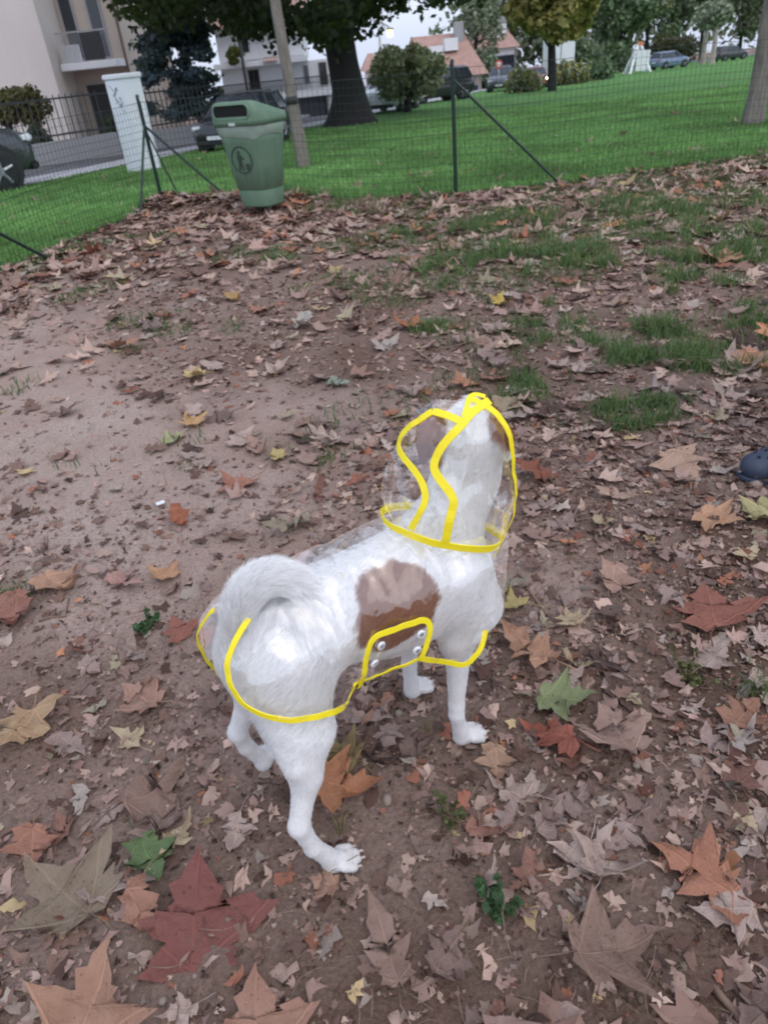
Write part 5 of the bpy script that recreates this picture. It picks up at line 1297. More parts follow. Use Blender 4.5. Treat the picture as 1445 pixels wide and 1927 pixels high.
DOG = [
    ((-.150, 0, .408), (-.05, 0, .412), .076, .075, .05),
    ((-.05, 0, .412), (.08, 0, .395), .075, .090, .05),
    ((.06, 0, .372), (.17, 0, .362), .088, .088, .05),
    ((.17, 0, .385), (.235, 0, .372), .084, .066, .05),
    ((-.10, 0, .445), (.15, 0, .452), .046, .046, .05),
    # neck and head
    ((.185, 0, .425), (.268, 0, .560), .076, .051, .05),
    ((.268, 0, .560), (.272, 0, .630), .051, .056, .035),
    (hr(.272, 0, .635), hr(.300, 0, .640), .062, .054, .03),
    (hr(.312, 0, .628), hr(.378, 0, .598), .036, .024, .03),
    (hr(.310, 0, .612), hr(.365, 0, .580), .026, .018, .02),
    # ears, folded down
    (hr(.262, .044, .672), hr(.238, .066, .648), .016, .018, .014), (hr(.238, .066, .648), hr(.240, .074, .605), .018, .008, .012),
    (hr(.262, -.044, .672), hr(.240, -.062, .652), .016, .018, .014), (hr(.240, -.062, .652), hr(.246, -.070, .612), .018, .008, .012),
    # shoulders, upper arms
    ((.185, -.055, .405), (.215, -.068, .330), .056, .050, .04), ((.215, -.068, .330), (.165, -.074, .270), .044, .032, .03),
    ((.185, .055, .405), (.215, .068, .330), .056, .050, .04), ((.215, .068, .330), (.165, .072, .270), .046, .036, .03),
    ((.170, -.074, .275), (.152, -.084, .118), .0270, .0150, .015), ((.152, -.084, .118), (.149, -.086, .095), .0160, .0145, .008),
    ((.149, -.086, .095), (.160, -.087, .028), .0142, .0165, .010),
    ((.170, .072, .275), (.158, .077, .105), .027, .0150, .015), ((.158, .077, .105), (.158, .078, .028), .0145, .0165, .010),
]
DOG += leg_hind(-1, (-.155, -.040, .395), (-.166, -.094, .300), (-.196, -.119, .235), (-.234, -.138, .158), (-.222, -.145, .095), R_PAW, 0)
DOG += leg_hind(1, (-.155, .040, .395), (-.158, .088, .300), (-.184, .106, .230), (-.222, .122, .140), (-.212, .127, .085), L_PAW, 0)
DOG += paw_prims(R_PAW, (.75, -.25, 0)) + paw_prims(L_PAW, (.7, .7, 0)) + paw_prims(RF_PAW, (1, -.25, 0)) + paw_prims(LF_PAW, (1, .1, 0))
TAIL_C = [(-.190, .000, .430), (-.200, .000, .470), (-.198, -.002, .510), (-.175, -.004, .542), (-.140, -.012, .550), (-.108, -.026, .530), (-.094, -.044, .496), (-.098, -.058, .464)]
TAIL_R = [.026, .019, .018, .018, .017, .016, .013, .007]
_tt = np.linspace(0, 7, 25); _tc = np.array(TAIL_C)
def _cr(P, t):
    i = int(min(max(math.floor(t), 0), len(P) - 2)); s = t - i; a = P[max(i - 1, 0)]; b = P[i]; c = P[i + 1]; d = P[min(i + 2, len(P) - 1)]
    return .5 * (2 * b + (c - a) * s + (2 * a - 5 * b + 4 * c - d) * s * s + (3 * b - a - 3 * c + d) * s ** 3)
TAIL_S = np.array([_cr(_tc, t_) for t_ in _tt]); _tr = np.interp(_tt, range(8), TAIL_R)
DOG += [(TAIL_S[i], TAIL_S[i + 1], _tr[i], _tr[i + 1], .010) for i in range(24)]
dog_f = lambda P: sdf_union(P, DOG)
# round off: muscle grooves and skin unevenness
dV, dF = surface_nets(dog_f, (-.29, -.21, -.005), (.40, .21, .72), .0045)
dV = relax(dV, dF, 1, .5)
dN = sdf_grad(dog_f, dV)
dV = dV - dN * (.0015 * (fbm(dV * 22, 3, 5) - .5) + .004 * (fbm(dV * 9, 2, 9) - .5))[:, None]
def hit(fn, x, y, tmax=2.6):
    """where the sight line through a photo point meets an implicit surface (or passes it closest)"""
    d = ray_l(x, y); t = np.linspace(.7, tmax, 900).astype(np.float32)
    s = fn((CAM_L + t[:, None] * d).astype(np.float32))
    i = np.argmax(s < 0) if (s < 0).any() else int(np.argmin(s))
    p = CAM_L + t[i] * d
    for _ in range(3):
        g = sdf_grad(fn, p[None])[0]; p = p - g * float(fn(p[None].astype(np.float32))[0])
    return p
# coat pattern: chestnut patches on white
def patch_mask(V):
    n = .030 * (fbm(V * 30, 3, 3) - .5) + .02 * (fbm(V * 12, 2, 4) - .5)
    c = np.array([.035, -.085, .428])
    q = (V - c) / np.array([.079, .20, .068])
    # tilt the flank patch slightly
    flank = (np.sqrt((q ** 2).sum(1)) - 1) * .07 + n
    flank = np.where(V[:, 1] < .02, flank, 1)
    head = np.full(len(V), 1.0)
    for p, r in HEAD_SPOTS:
        head = np.minimum(head, np.linalg.norm(V - p, axis=1) - r)
    head = head + .5 * n
    return np.clip(.5 - np.minimum(flank, head) / .006, 0, 1)
HEAD_SPOTS = [(np.array(hr(.250, .066, .640)), .056), (np.array(hr(.30, .05, .66)), .056), (np.array(hr(.255, -.070, .660)), .042), (np.array(hr(.30, -.05, .66)), .052), (np.array(hr(.245, .075, .600)), .03)]
dP = patch_mask(dV)
pink = np.zeros(len(dV))
for p in (R_PAW, L_PAW, RF_PAW, LF_PAW):
    pink = np.maximum(pink, np.clip(1 - np.linalg.norm((dV - np.array(p) - np.array([.03, 0, -.012])) / np.array([1, 1, .7]), axis=1) / .03, 0, 1))
WHITE_FUR = np.array([.70, .695, .69]); TAN_FUR = np.array([.21, .088, .045])
dirt = np.clip((.05 - dV[:, 2]) / .05, 0, 1) * fbm(dV * 40, 3, 8) + .35 * np.clip((.20 - dV[:, 2]) / .12, 0, 1) * np.clip((fbm(dV * 55, 3, 18) - .52) * 6, 0, 1)
dC = WHITE_FUR + (TAN_FUR - WHITE_FUR) * dP[:, None]
dC = dC * (1 - pink[:, None] * .5) + np.array([.62, .40, .36]) * (pink[:, None] * .5)
rose = np.clip((.24 - dV[:, 2]) / .12, 0, 1) * np.clip((fbm(dV * 16, 2, 28) - .45) * 3, 0, 1) * .22
dC = dC * (1 - rose[:, None]) + np.array([.66, .50, .47]) * rose[:, None]
dC = dC * (1 - .45 * dirt[:, None]) + np.array([.30, .22, .17]) * (.45 * dirt[:, None])
t = NT('dog_skin_and_fur')
at = t.n('ShaderNodeAttribute', _attribute_name='fur').outputs['Color']
nz = t.noise(t.obj(), 180, 4).outputs['Fac']
f_ = t.math('MULTIPLY_ADD', nz, .16, .92)
b_ = t.bsdf(Base__Color=t.mix(1.0, at, t.n('ShaderNodeCombineColor', Red=f_, Green=f_, Blue=f_).outputs[0], 'MULTIPLY'), Roughness=.75)
b_.inputs['Specular IOR Level'].default_value = .15
b_.inputs['Sheen Weight'].default_value = .1
t.set(b_, 'Normal', t.bump(t.noise(t.obj(), 260, 3).outputs['Fac'], .35, .003))
M_DOG = t.m
dog = empty('dog', tuple(DOG_O), DOG_A)
tag(dog, 'white dog with chestnut patches and curled tail standing in a clear raincoat', 'dog')
body = mesh_np('body', dV, dF, M_DOG, dog, True, attrs={'fur': dC})
M_NAIL = plain('dog_claw', (.45, .38, .33), .4)
M_NOSE = plain('dog_nose', (.02, .016, .015), .35)
mb = MB(); mb.tube([hr(.392, 0, .604), hr(.400, 0, .603), hr(.404, 0, .598)], [.012, .0125, .006], 10)
mb.build('nose', M_NOSE, dog, True)
for s in (-1, 1):
    mb = MB(); mb.tube([hr(.336, .026 * s, .668), hr(.342, .031 * s, .670), hr(.346, .034 * s, .671)], [.0085, .0085, .002], 10)
    mb.build('eye', M_NOSE, dog, True)
for p, hd in ((R_PAW, (.75, -.25, 0)), (L_PAW, (.7, .7, 0)), (RF_PAW, (1, -.25, 0)), (LF_PAW, (1, .1, 0))):
    p = np.array(p); hd = np.array(hd) / np.linalg.norm(hd); sd_ = np.array([-hd[1], hd[0], 0])
    for o, l in ((-1.5, .030), (-.5, .040), (.5, .040), (1.5, .030)):
        b = p + sd_ * (o * .0132) + hd * (l + .008) + np.array([0, 0, -.006])
        mb = MB(); mb.tube([b - hd * .004, b + hd * .004, b + hd * .006 + np.array([0, 0, -.005])], [.0032, .0028, .0012], 6)
        mb.build('claw', M_NAIL, dog, True)

# fur: short strands over the whole body, long ones on the tail
def tri_sample(V, F, n, w=None):
    a = V[F[:, 0]]; b = V[F[:, 1]]; c = V[F[:, 2]]; d = V[F[:, 3]]
    ar = np.linalg.norm(np.cross(c - a, d - b), axis=1)
    if w is not None: ar = ar * w
    i = RNG.choice(len(F), n, p=ar / ar.sum())
    r = RNG.random((n, 2))
    p = (1 - r[:, :1]) * ((1 - r[:, 1:]) * a[i] + r[:, 1:] * b[i]) + r[:, :1] * ((1 - r[:, 1:]) * d[i] + r[:, 1:] * c[i])
    return p, i
t = NT('dog_fur_white')
pr = t.n('ShaderNodeHairInfo')
M_FURW = NT('dog_fur_white'); M_FURB = NT('dog_fur_chestnut'); M_FURT = NT('dog_tail_fur')
for T_, c_ in ((M_FURW, (.76, .755, .75)), (M_FURB, (.24, .10, .052)), (M_FURT, (.95, .945, .94))):
    hi = T_.n('ShaderNodeHairInfo')
    v_ = T_.math('MULTIPLY_ADD', hi.outputs['Random'], .44, .74)
    cc = T_.mix(1.0, c4(c_), T_.n('ShaderNodeCombineColor', Red=v_, Green=v_, Blue=v_).outputs[0], 'MULTIPLY')
    bb = T_.bsdf(Base__Color=cc, Roughness=.7); bb.inputs['Specular IOR Level'].default_value = .15
bpy.data.materials.remove(t.m)
def fur(name, roots, nrm, flow, length, mat, parent, lift=.26, seg=4, rad=.00026, jit=.22):
    n = len(roots)
    flow = flow - nrm * (flow * nrm).sum(1, keepdims=True)
    flow /= np.linalg.norm(flow, axis=1, keepdims=True) + 1e-9
    d0 = nrm * lift + flow * (1 - lift) + RNG.normal(0, jit * .5, (n, 3)); d0 /= np.linalg.norm(d0, axis=1, keepdims=True)
    d1 = nrm * lift * .4 + flow + RNG.normal(0, jit * .5, (n, 3)); d1 /= np.linalg.norm(d1, axis=1, keepdims=True)
    P = np.zeros((n, seg, 3)); P[:, 0] = roots
    for k in range(1, seg):
        s = k / (seg - 1)
        P[:, k] = P[:, k - 1] + (d0 * (1 - s) + d1 * s) * (length / (seg - 1))[:, None]
    hc = bpy.data.hair_curves.new(name)
    hc.add_curves([seg] * n)
    hc.points.foreach_set('position', P.astype(np.float32).ravel())
    ra = np.tile(rad * np.linspace(1, .15, seg), n).astype(np.float32)
    hc.points.foreach_set('radius', ra)
    hc.materials.append(mat)
    o = bpy.data.objects.new(name, hc)
    return link(o, parent)
cen = dV[dF].mean(1)
tc = TAIL_S
dtail = np.min(np.linalg.norm(cen[:, None] - tc[None], axis=2), axis=1)
tailm = (dtail < .045) & (cen[:, 2] > .44) & ((cen[:, 0] < -.09))
# body fur
p, i = tri_sample(dV, dF, 70000, np.where(tailm, 0, 1.0))
nn = dN[dF[i, 0]]
flow = np.tile(np.array([-1.0, 0, -.5]), (len(p), 1)); flow[p[:, 2] < .3] = (-.15, 0, -1); flow[p[:, 2] > .5] = (-.5, 0, -1)
L_ = .007 + .004 * RNG.random(len(p)); L_[p[:, 2] < .30] *= .55
L_[(p[:, 0] < -.1) & (p[:, 2] > .28)] *= 1.5
br = dP[dF[i, 0]] > RNG.random(len(p)) * .6 + .2
fur('fur', p[~br], nn[~br], flow[~br], L_[~br], M_FURW.m, dog)
o_ = fur('fur', p[br], nn[br], flow[br], L_[br], M_FURB.m, dog)
o_['label'] = 'chestnut fur of the flank and head patches'
# tail fur
p, i = tri_sample(dV, dF, 26000, np.where(tailm, 1.0, 0))
k = np.argmin(np.linalg.norm(p[:, None] - tc[None], axis=2), axis=1)
tg = np.gradient(tc, axis=0); tg /= np.linalg.norm(tg, axis=1, keepdims=True)
cl = np.floor(p * 110).astype(int); hsh = ((cl * np.array([73, 179, 283])).sum(1) % 97)
jit = np.stack([np.sin(hsh * 1.7), np.sin(hsh * 2.9 + 1), np.sin(hsh * 4.1 + 2)], 1) * .12
fo = fur('tail_fur', p, dN[dF[i, 0]] + jit * .5, tg[k] + jit, .016 + .015 * RNG.random(len(p)), M_FURT.m, dog, lift=.42, seg=5, rad=.0003, jit=.30)
# ------------------------------------------------------------------ the clear raincoat
COAT = [
    ((-.158, 0, .420), (-.05, 0, .425), .092, .094, .05),
    ((-.05, 0, .425), (.08, 0, .405), .098, .108, .05),
    ((.08, 0, .405), (.235, 0, .390), .108, .092, .05),
    ((-.12, 0, .476), (.13, 0, .486), .040, .042, .04),
    ((-.158, -.042, .400), (-.168, -.092, .310), .086, .060, .08), ((-.158, .042, .400), (-.168, .092, .310), .086, .060, .08),
    ((.190, -.058, .400), (.205, -.076, .280), .068, .058, .05), ((.190, .058, .400), (.205, .076, .280), .068, .058, .05),
    ((.205, -.076, .280), (.185, -.080, .200), .056, .052, .05), ((.205, .076, .280), (.185, .080, .200), .056, .052, .05),
    ((.06, -.05, .335), (.18, -.078, .245), .062, .056, .05), ((.06, .05, .335), (.18, .078, .245), .062, .056, .05),
    ((-.04, 0, .370), (.12, 0, .340), .088, .092, .05),
    ((.20, 0, .430), (.235, 0, .480), .100, .092, .05),
]
coat_f = lambda P: sdf_union(P, COAT)
HOOD = [
    ((.205, 0, .455), (.225, 0, .545), .098, .104, .05),
    ((.222, .004, .545), (.250, .006, .640), .110, .098, .05),
    ((.255, 0, .640), (.300, 0, .655), .080, .070, .05),
]
hood_f = lambda P: sdf_union(P, HOOD)
t = NT('clear_vinyl')
lw = t.n('ShaderNodeFresnel', IOR=1.5).outputs[0]
crs = t.noise(t.obj(), 38, 5, .6).outputs['Fac']
fine = t.noise(t.obj(), 11, 3, .5).outputs['Fac']
wr = t.noise(t.n('ShaderNodeMapping', Vector=t.obj(), Scale=(1, 1, .35)).outputs[0], 9, 2, .4).outputs['Fac']
rid = t.math('ABSOLUTE', t.math('SUBTRACT', wr, .5))
bmp = t.bump(t.math('ADD', t.math('MULTIPLY', crs, .05), t.math('ADD', t.math('MULTIPLY', fine, .7), t.math('MULTIPLY', rid, -1.9))), .62, .026)
lw = t.n('ShaderNodeFresnel', IOR=1.5, Normal=bmp).outputs[0]
fac = t.math('MINIMUM', t.math('MULTIPLY_ADD', lw, 2.2, .04), .6)
gcol = t.n('ShaderNodeCombineColor', Red=fac, Green=fac, Blue=fac).outputs[0]
tcol_ = t.math('SUBTRACT', .985, t.math('MULTIPLY', fac, .45))
tcol = t.n('ShaderNodeCombineColor', Red=tcol_, Green=tcol_, Blue=tcol_).outputs[0]
tr = t.n('ShaderNodeBsdfTransparent', Color=tcol)
gl = t.n('ShaderNodeBsdfGlossy', Color=gcol, Roughness=.06, Normal=bmp)
df = t.n('ShaderNodeBsdfTranslucent', Color=(.85, .87, .92, 1))
m1 = t.n('ShaderNodeMixShader', Fac=.055); t.t.links.new(tr.outputs[0], m1.inputs[1]); t.t.links.new(df.outputs[0], m1.inputs[2])
m2 = t.n('ShaderNodeAddShader'); t.t.links.new(m1.outputs[0], m2.inputs[0]); t.t.links.new(gl.outputs[0], m2.inputs[1])
t.t.links.new(m2.outputs[0], t.out.inputs['Surface'])
M_VINYL = t.m
t = NT('yellow_binding')
wv = t.noise(t.obj(), 420, 2).outputs['Fac']
b_ = t.bsdf(Base__Color=t.mix(t.noise(t.obj(), 25, 3).outputs['Fac'], (.92, .72, .012, 1), (.96, .82, .02, 1)), Roughness=.55)
b_.inputs['Subsurface Weight'].default_value = 0
t.set(b_, 'Normal', t.bump(wv, .3, .001))
M_YEL = t.m
M_SNAP = plain('white_snap', (.80, .81, .83), .35)

raincoat = empty('dog_raincoat', tuple(DOG_O), DOG_A)
tag(raincoat, 'clear vinyl dog raincoat with hood and yellow binding worn by the white dog', 'raincoat')

def catmull(P, step=.004):
    P = np.asarray(P, float); Q = np.vstack([2 * P[0] - P[1], P, 2 * P[-1] - P[-2]]); out = []
    for i in range(1, len(Q) - 2):
        n = max(2, int(np.linalg.norm(Q[i + 1] - Q[i]) / step))
        for s in np.linspace(0, 1, n, endpoint=False):
            a, b, c, d = Q[i - 1:i + 3]
            out.append(.5 * (2 * b + (c - a) * s + (2 * a - 5 * b + 4 * c - d) * s * s + (3 * b - a - 3 * c + d) * s ** 3))
    out.append(P[-1]); return np.array(out)
def onto(fn, P, it=4):
    P = np.array(P, float)
    for _ in range(it):
        P = P - sdf_grad(fn, P) * fn(P.astype(np.float32))[:, None]
    return P
def ribbon(name, pts, fn, half, parent, off=.0022, thick=.0010, mat=None, step=.006, wave=.0):
    C = catmull(pts, step)
    C = onto(fn, C)
    # even out
    for _ in range(2): C[1:-1] = .5 * C[1:-1] + .25 * (C[:-2] + C[2:])
    N = sdf_grad(fn, C); T = np.gradient(C, axis=0); T /= np.linalg.norm(T, axis=1, keepdims=True) + 1e-9
    B = np.cross(N, T); B /= np.linalg.norm(B, axis=1, keepdims=True) + 1e-9
    N = np.cross(T, B)
    w = half * (1 + .10 * (fbm(C * 60, 2, 5) - .5) * 2); C = C + N * (.0024 * (fbm(C * 45, 2, 6) - .5) * 2)[:, None]
    C = C + N * off
    prof = [(-1, -.6), (-.93, .8), (.93, .8), (1, -.6), (0, -1)]
    V = np.concatenate([C[:, None] + B[:, None] * (np.array([a for a, _ in prof])[None, :, None] * np.broadcast_to(w, len(C))[:, None, None])
                        + N[:, None] * (np.array([b for _, b in prof])[None, :, None] * thick)], 0).reshape(-1, 3)
    n = len(prof); F = []
    for i in range(len(C) - 1):
        for k in range(n): F.append([i * n + k, i * n + (k + 1) % n, (i + 1) * n + (k + 1) % n, (i + 1) * n + k])
    F.append(list(range(n))[::-1]); F.append([(len(C) - 1) * n + k for k in range(n)])
    return mesh_np(name, V, F, mat or M_YEL, parent, False)

def inside(poly, X, Y):
    r = np.zeros(len(X), bool); n = len(poly)
    for i in range(n):
        x0, y0 = poly[i]; x1, y1 = poly[(i + 1) % n]
        c = ((y0 > Y) != (y1 > Y)) & (X < (x1 - x0) * (Y - y0) / (y1 - y0 + 1e-12) + x0)
        r ^= c
    return r
px = lambda L, fn: [hit(fn, x, y) for x, y in L]
# hems, right side (towards the viewer)
HEM_REAR = px([(470, 1165), (447, 1205), (431, 1250), (437, 1290), (462, 1325), (500, 1345), (545, 1353), (590, 1348), (630, 1337), (652, 1325)], coat_f)
HEM_NOTCH = px([(652, 1325), (660, 1300), (664, 1285)], coat_f)
HEM_BELLY = px([(664, 1287), (700, 1272), (745, 1255), (788, 1236)], coat_f)
HEM_FRONT = px([(788, 1237), (830, 1243), (872, 1250), (892, 1233), (906, 1213), (911, 1185)], coat_f)
STRAP = px([(672, 1288), (684, 1245), (694, 1207), (705, 1195), (745, 1180), (790, 1164), (804, 1168), (806, 1185), (800, 1210), (788, 1237)], coat_f)
cV, cF = surface_nets(coat_f, (-.34, -.24, .10), (.40, .24, .62), .006)
cV = relax(cV, cF, 2, .5)
fold = .010 * (fbm(cV * np.array([9, 9, 22]), 2, 21) - .5) - .026 * np.abs(fbm(cV * np.array([20, 12, 7]), 2, 31) - .5) + .004
cN = sdf_grad(coat_f, cV)

def plane_pt(x, y, v):
    d = ray_l(x, y); return CAM_L + d * ((v - CAM_L[1]) / d[1])
HEM_LEFT = onto(coat_f, [plane_pt(425, 1160, .035), plane_pt(405, 1180, .05), plane_pt(381, 1194, .07), plane_pt(378, 1215, .08), plane_pt(388, 1238, .085), plane_pt(415, 1256, .09), plane_pt(470, 1268, .11)])
HEM_LEFT = list(HEM_LEFT) + list(onto(coat_f, [(-.16, .16, .33), (-.11, .155, .34), (-.085, .135, .37)]))
MIR = lambda L: [np.array([p[0], -p[1], p[2]]) for p in L]
HEM_LBELLY = MIR(HEM_BELLY); HEM_LFRONT = MIR(HEM_FRONT)
uz = lambda L: [(p[0], p[2]) for p in L]
def closed(hem, bel, fro):
    a = uz(hem); return [(a[0][0] + .005, .66)] + a + uz(bel)[1:] + uz(fro)[1:] + [(.43, fro[-1][2]), (.43, .66)]
polyR = closed(HEM_REAR + HEM_NOTCH[1:], HEM_BELLY, HEM_FRONT)
polyL = closed(HEM_LEFT, HEM_LBELLY, HEM_LFRONT)
# neck band: a plane section of the hood
nb = np.array(px([(762, 1003), (783, 1006), (825, 1020), (876, 1033), (918, 1029)], hood_f))
_a = np.array([.545, .839]); _r = np.array([.839, -.545]); _g = -.30
_f = np.linalg.lstsq(np.c_[nb[:, :2] @ _r, np.ones(len(nb))], nb[:, 2] - _g * (nb[:, :2] @ _a), rcond=None)[0]
NBP = np.array([_f[0] * _r[0] + _g * _a[0], _f[0] * _r[1] + _g * _a[1], _f[1]])
nbz = lambda P: NBP[0] * P[:, 0] + NBP[1] * P[:, 1] + NBP[2]
both_f = lambda P: smin(hood_f(P), coat_f(P), .02)
def section(fn, o, e1, e2, a0, a1, n=60, rmax=.22):
    out = []
    for a in np.linspace(a0, a1, n):
        d = math.cos(a) * np.array(e1) + math.sin(a) * np.array(e2)
        r = np.linspace(.01, rmax, 220)
        s = fn((np.array(o) + r[:, None] * d).astype(np.float32))
        k = np.argmax(s > 0)
        out.append(np.array(o) + r[k] * d)
    return out
# coat film
keepv = np.where(cV[:, 1] < 0, inside(polyR, cV[:, 0], cV[:, 2]), inside(polyL, cV[:, 0], cV[:, 2]))
keepv &= ~((cV[:, 2] > nbz(cV) + .002) & (cV[:, 0] > .09))
keepv &= ~((cN[:, 2] < -.75) & (cV[:, 2] < .32))
keepv &= ~((np.abs(cV[:, 1]) < .05) & (cV[:, 2] < .26))
def film(name, V, F, N, keep, amp, seed, parent):
    V = V + N * amp[:, None]
    f = F[keep[F].all(1)]
    u = np.unique(f); m = np.full(len(V), -1); m[u] = np.arange(len(u))
    return mesh_np(name, V[u], m[f], M_VINYL, parent, True)
cfilm = film('coat_film', cV, cF, cN, keepv, fold, 1, raincoat)
# hood film
hV, hF = surface_nets(hood_f, (.05, -.17, .36), (.42, .17, .76), .006)
hV = relax(hV, hF, 2, .5); hN = sdf_grad(hood_f, hV)
NF = np.array([.75, .66, 0]); 
fthr = lambda z: .150 + np.maximum(0, .56 - z) * 1.2
hk = (hV[:, 2] > nbz(hV) - .002) & (hV @ NF < fthr(hV[:, 2]))
hfold = .014 * (fbm(hV * np.array([16, 16, 10]), 2, 41) - .5) - .030 * np.abs(fbm(hV * np.array([26, 26, 10]), 2, 51) - .5)
hfilm = film('hood_film', hV, hF, hN, hk, hfold, 2, raincoat)
# bindings
B_ = .0054
ribbon('hem_binding', HEM_REAR, coat_f, B_, raincoat)
ribbon('hem_binding', HEM_REAR[-1:] + HEM_NOTCH[1:], coat_f, .004, raincoat, off=.004)
ribbon('hem_binding', HEM_LEFT, coat_f, B_, raincoat)
ribbon('hem_binding', HEM_BELLY, coat_f, .0035, raincoat)
ribbon('hem_binding', HEM_FRONT, coat_f, .0055, raincoat)
ribbon('hem_binding', HEM_LFRONT, coat_f, .0055, raincoat)
strap = ribbon('strap_binding', STRAP, coat_f, .0055, raincoat, off=.005)
for x, y in ((715, 1213), (702, 1246), (790, 1191), (783, 1221)):
    p = hit(coat_f, x, y); n = sdf_grad(coat_f, p[None])[0]
    mb = MB(); mb.tube([p + n * .002, p + n * .0038, p + n * .0050, p + n * .0050, p + n * .0044], [.0078, .0078, .0066, .0042, .003], 16)
    mb.build('snap_button', M_SNAP, raincoat, True)
o1 = np.array([.215, 0, 0]); o1[2] = nbz(o1[None])[0]
e1 = np.array([1, 0, NBP[0]]); e1 /= np.linalg.norm(e1); e2 = np.array([0, 1, NBP[1]]); e2 /= np.linalg.norm(e2)
ribbon('neck_band', section(hood_f, o1, e1, e2, 0, 2 * math.pi, 40), hood_f, .0075, raincoat, off=.003, step=.01)
SEAM = [(918, 757), (900, 768), (883, 781), (866, 803), (848, 821), (833, 839), (822, 860), (816, 878), (829, 903), (845, 923), (854, 940), (850, 960), (845, 980), (838, 1017)]
ribbon('seam_binding', px(SEAM, hood_f), hood_f, .0070, raincoat, off=.004)
ribbon('seam_binding', px([(866, 794), (841, 783), (816, 776)], hood_f), hood_f, .006, raincoat, off=.004)
ribbon('seam_binding', px([(816, 776), (789, 793), (764, 813), (754, 838), (762, 861), (783, 886), (798, 913), (802, 940), (789, 969), (775, 994)], hood_f), hood_f, .0058, raincoat, off=.004)
ribbon('seam_binding', px([(912, 748), (899, 744), (882, 748), (879, 766), (872, 786)], hood_f), hood_f, .0045, raincoat, off=.003)
# rim of the face opening
oc = np.array([.20, 0, .60]); oc = oc + NF * ((.150 - oc @ NF) / (NF @ NF))
et = np.array([.66, -.75, 0]); et /= np.linalg.norm(et)
rim = section(hood_f, oc, et, (0, 0, 1), math.radians(-62), math.radians(66), 40)
ribbon('hood_rim_binding', rim, hood_f, .006, raincoat, off=.003, step=.01)
# ------------------------------------------------------------------ the person whose clog shows at the right edge
cg = gnd(1392, 904)
px0, py0 = cg[0] + .135, cg[1] - .01
person = empty('person', (px0 + .22, py0 + .11, 0), math.radians(186)); tag(person, 'person in dark trousers and jacket standing at the right edge', 'person')
PB = []
for s, fx in ((1, .0), (-1, .05)):
    PB += [((fx - .02, s * .11, .08), (fx - .02, s * .105, .46), .062, .075, .03), ((fx - .02, s * .105, .46), (0, s * .09, .88), .078, .10, .04)]
PB += [((0, .05, .92), (0, -.05, .92), .125, .125, .06), ((0, 0, .95), (0, 0, 1.30), .13, .15, .06), ((0, .10, 1.40), (0, -.10, 1.40), .085, .085, .06), ((0, 0, 1.42), (.02, 0, 1.53), .055, .05, .03),
       ((.02, 0, 1.62), (.03, 0, 1.66), .085, .085, .03), ((.10, 0, 1.62), (.115, 0, 1.615), .018, .014, .02)]
for s in (1, -1):
    PB += [((0, s * .17, 1.38), (-.04, s * .24, 1.12), .058, .046, .04), ((-.04, s * .24, 1.12), (.06, s * .19, .93), .045, .035, .02), ((.06, s * .19, .93), (.09, s * .16, .90), .036, .03, .02), ((.0, s * .08, 1.64), (.0, s * .09, 1.63), .022, .018, .01)]
pf = lambda P: sdf_union(P, PB)
pV, pF = surface_nets(pf, (-.3, -.4, .0), (.35, .4, 1.8), .022)
pV = relax(pV, pF, 1, .5)
pc = np.tile(np.array([.030, .034, .045]), (len(pV), 1)); pc[pV[:, 2] > .92] = (.05, .06, .08); sk = (pV[:, 2] > 1.48); pc[sk] = (.45, .30, .24)
t = NT('clothes_and_skin'); a_ = t.n('ShaderNodeAttribute', _attribute_name='tint').outputs['Color']; b_ = t.bsdf(Base__Color=a_, Roughness=.85); t.set(b_, 'Normal', t.bump(t.noise(t.obj(), 300, 2).outputs['Fac'], .3, .002))
mesh_np('body', pV, pF, t.m, person, True, attrs={'tint': pc})
HV = [((.0, 0, 1.665), (.0, 0, 1.70), .095, .085, .03), ((-.04, 0, 1.60), (-.03, 0, 1.66), .07, .08, .03)]
hV_, hF_ = surface_nets(lambda P: np.maximum(sdf_union(P, HV), P[:, 0] - .055 + (1.70 - P[:, 2]) * .4), (-.2, -.2, 1.45), (.2, .2, 1.85), .012)
mesh_np('hair', hV_, hF_, plain('brown_hair', (.06, .04, .03), .6), person, True)
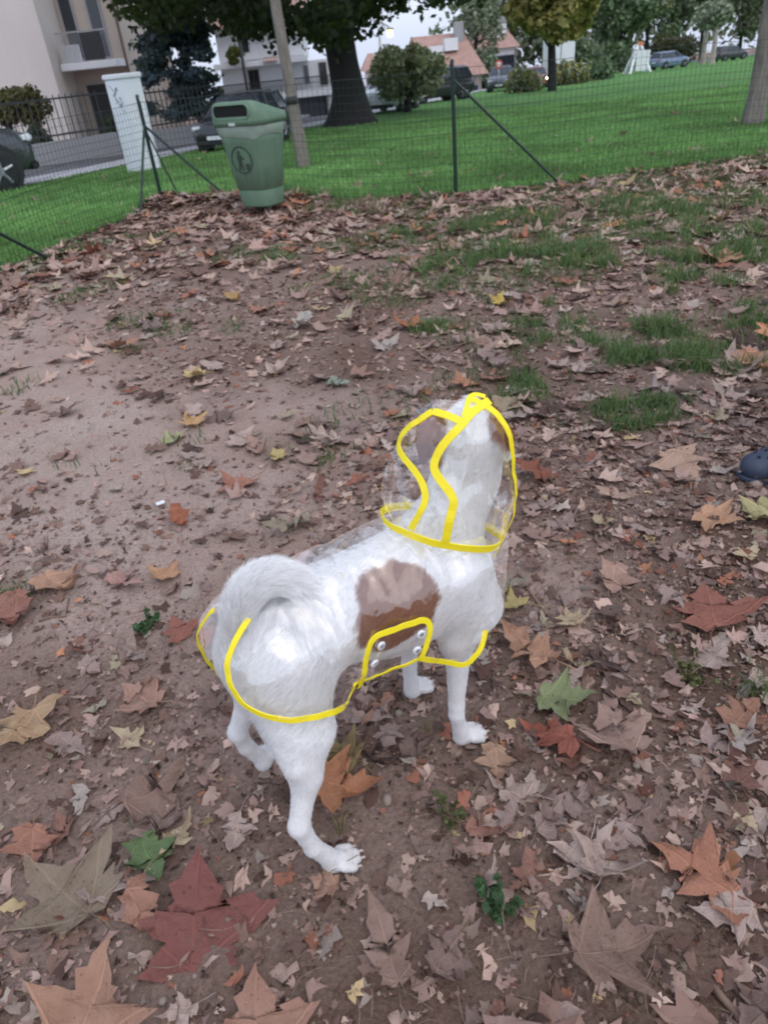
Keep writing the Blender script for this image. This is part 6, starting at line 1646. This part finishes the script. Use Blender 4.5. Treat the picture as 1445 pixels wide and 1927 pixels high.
# clogs: closed moulded toe, strap, sole
M_CLOG = plain('navy_foam', (.034, .046, .078), .55, .12, 30, bump=.0006, bscale=400)
M_HOLE = plain('hole_shade', (.004, .005, .008), .9)
def clog(loc, rz, label):
    r = empty('clog', loc, rz); tag(r, label, 'shoe', 'clogs of the person at the right edge')
    U = [((.095, .012, .042), (.03, 0, .055), .038, .048, .03), ((.095, -.016, .040), (.03, 0, .055), .036, .048, .03), ((.03, 0, .055), (-.11, 0, .040), .046, .036, .03)]
    f = lambda P: np.maximum(np.maximum(sdf_union(P * np.array([1, 1, 1.0], np.float32), U), .012 - P[:, 2]), np.where(P[:, 0] < .01, np.where(P[:, 2] > .045, -sdf_union(P, [((.0, 0, .085), (-.115, 0, .075), .040, .034, .01)]), -1), -1))
    V, F = surface_nets(f, (-.17, -.08, .0), (.15, .08, .13), .005); V = relax(V, F, 2, .5)
    up_ = mesh_np('upper', V, F, M_CLOG, r, True)
    S = [((.098, -.002, .012), (.02, 0, .012), .046, .052, .02), ((.02, 0, .012), (-.115, 0, .012), .050, .040, .02)]
    fs = lambda P: np.maximum(sdf_union(P * np.array([1, 1, .5], np.float32) + np.array([0, 0, .006], np.float32), S), np.abs(P[:, 2] - .011) - .011)
    V, F = surface_nets(fs, (-.18, -.08, -.006), (.16, .08, .03), .005); mesh_np('sole', relax(V, F, 1, .5), F, M_CLOG, r, True)
    for u, v in ((.075, .03), (.075, .0), (.075, -.03), (.052, .018), (.052, -.014), (.03, .034), (.03, .004), (.03, -.028), (.098, .016), (.098, -.016), (.012, .02), (.012, -.016)):
        z = np.linspace(.14, .02, 120); P = np.stack([np.full(120, u), np.full(120, v), z], 1).astype(np.float32); k = int(np.argmax(f(P) < 0)); p = P[k]; n = sdf_grad(f, p[None])[0]
        mb = MB(); mb.tube([p - n * .003, p + n * .0012], [.0055, .0055], 10); mb.build('vent_hole_shade', M_HOLE, up_)  # raised black disc, its colour stands for the shade inside a hole
    mb = MB(); mb.tube([(.0, .049, .06), (-.08, .052, .085), (-.150, .03, .088), (-.158, 0, .088), (-.150, -.03, .088), (-.08, -.052, .085), (.0, -.049, .06)], .006, 8); mb.build('strap', M_CLOG, r, True)
clog((px0, py0, gz1(px0, py0) - .003), math.radians(172), 'dark navy clog with round holes at the right picture edge')
clog((px0 + .30, py0 + .22, gz1(px0 + .3, py0 + .22) - .003), math.radians(178), 'second navy clog standing behind the first, outside the right edge')
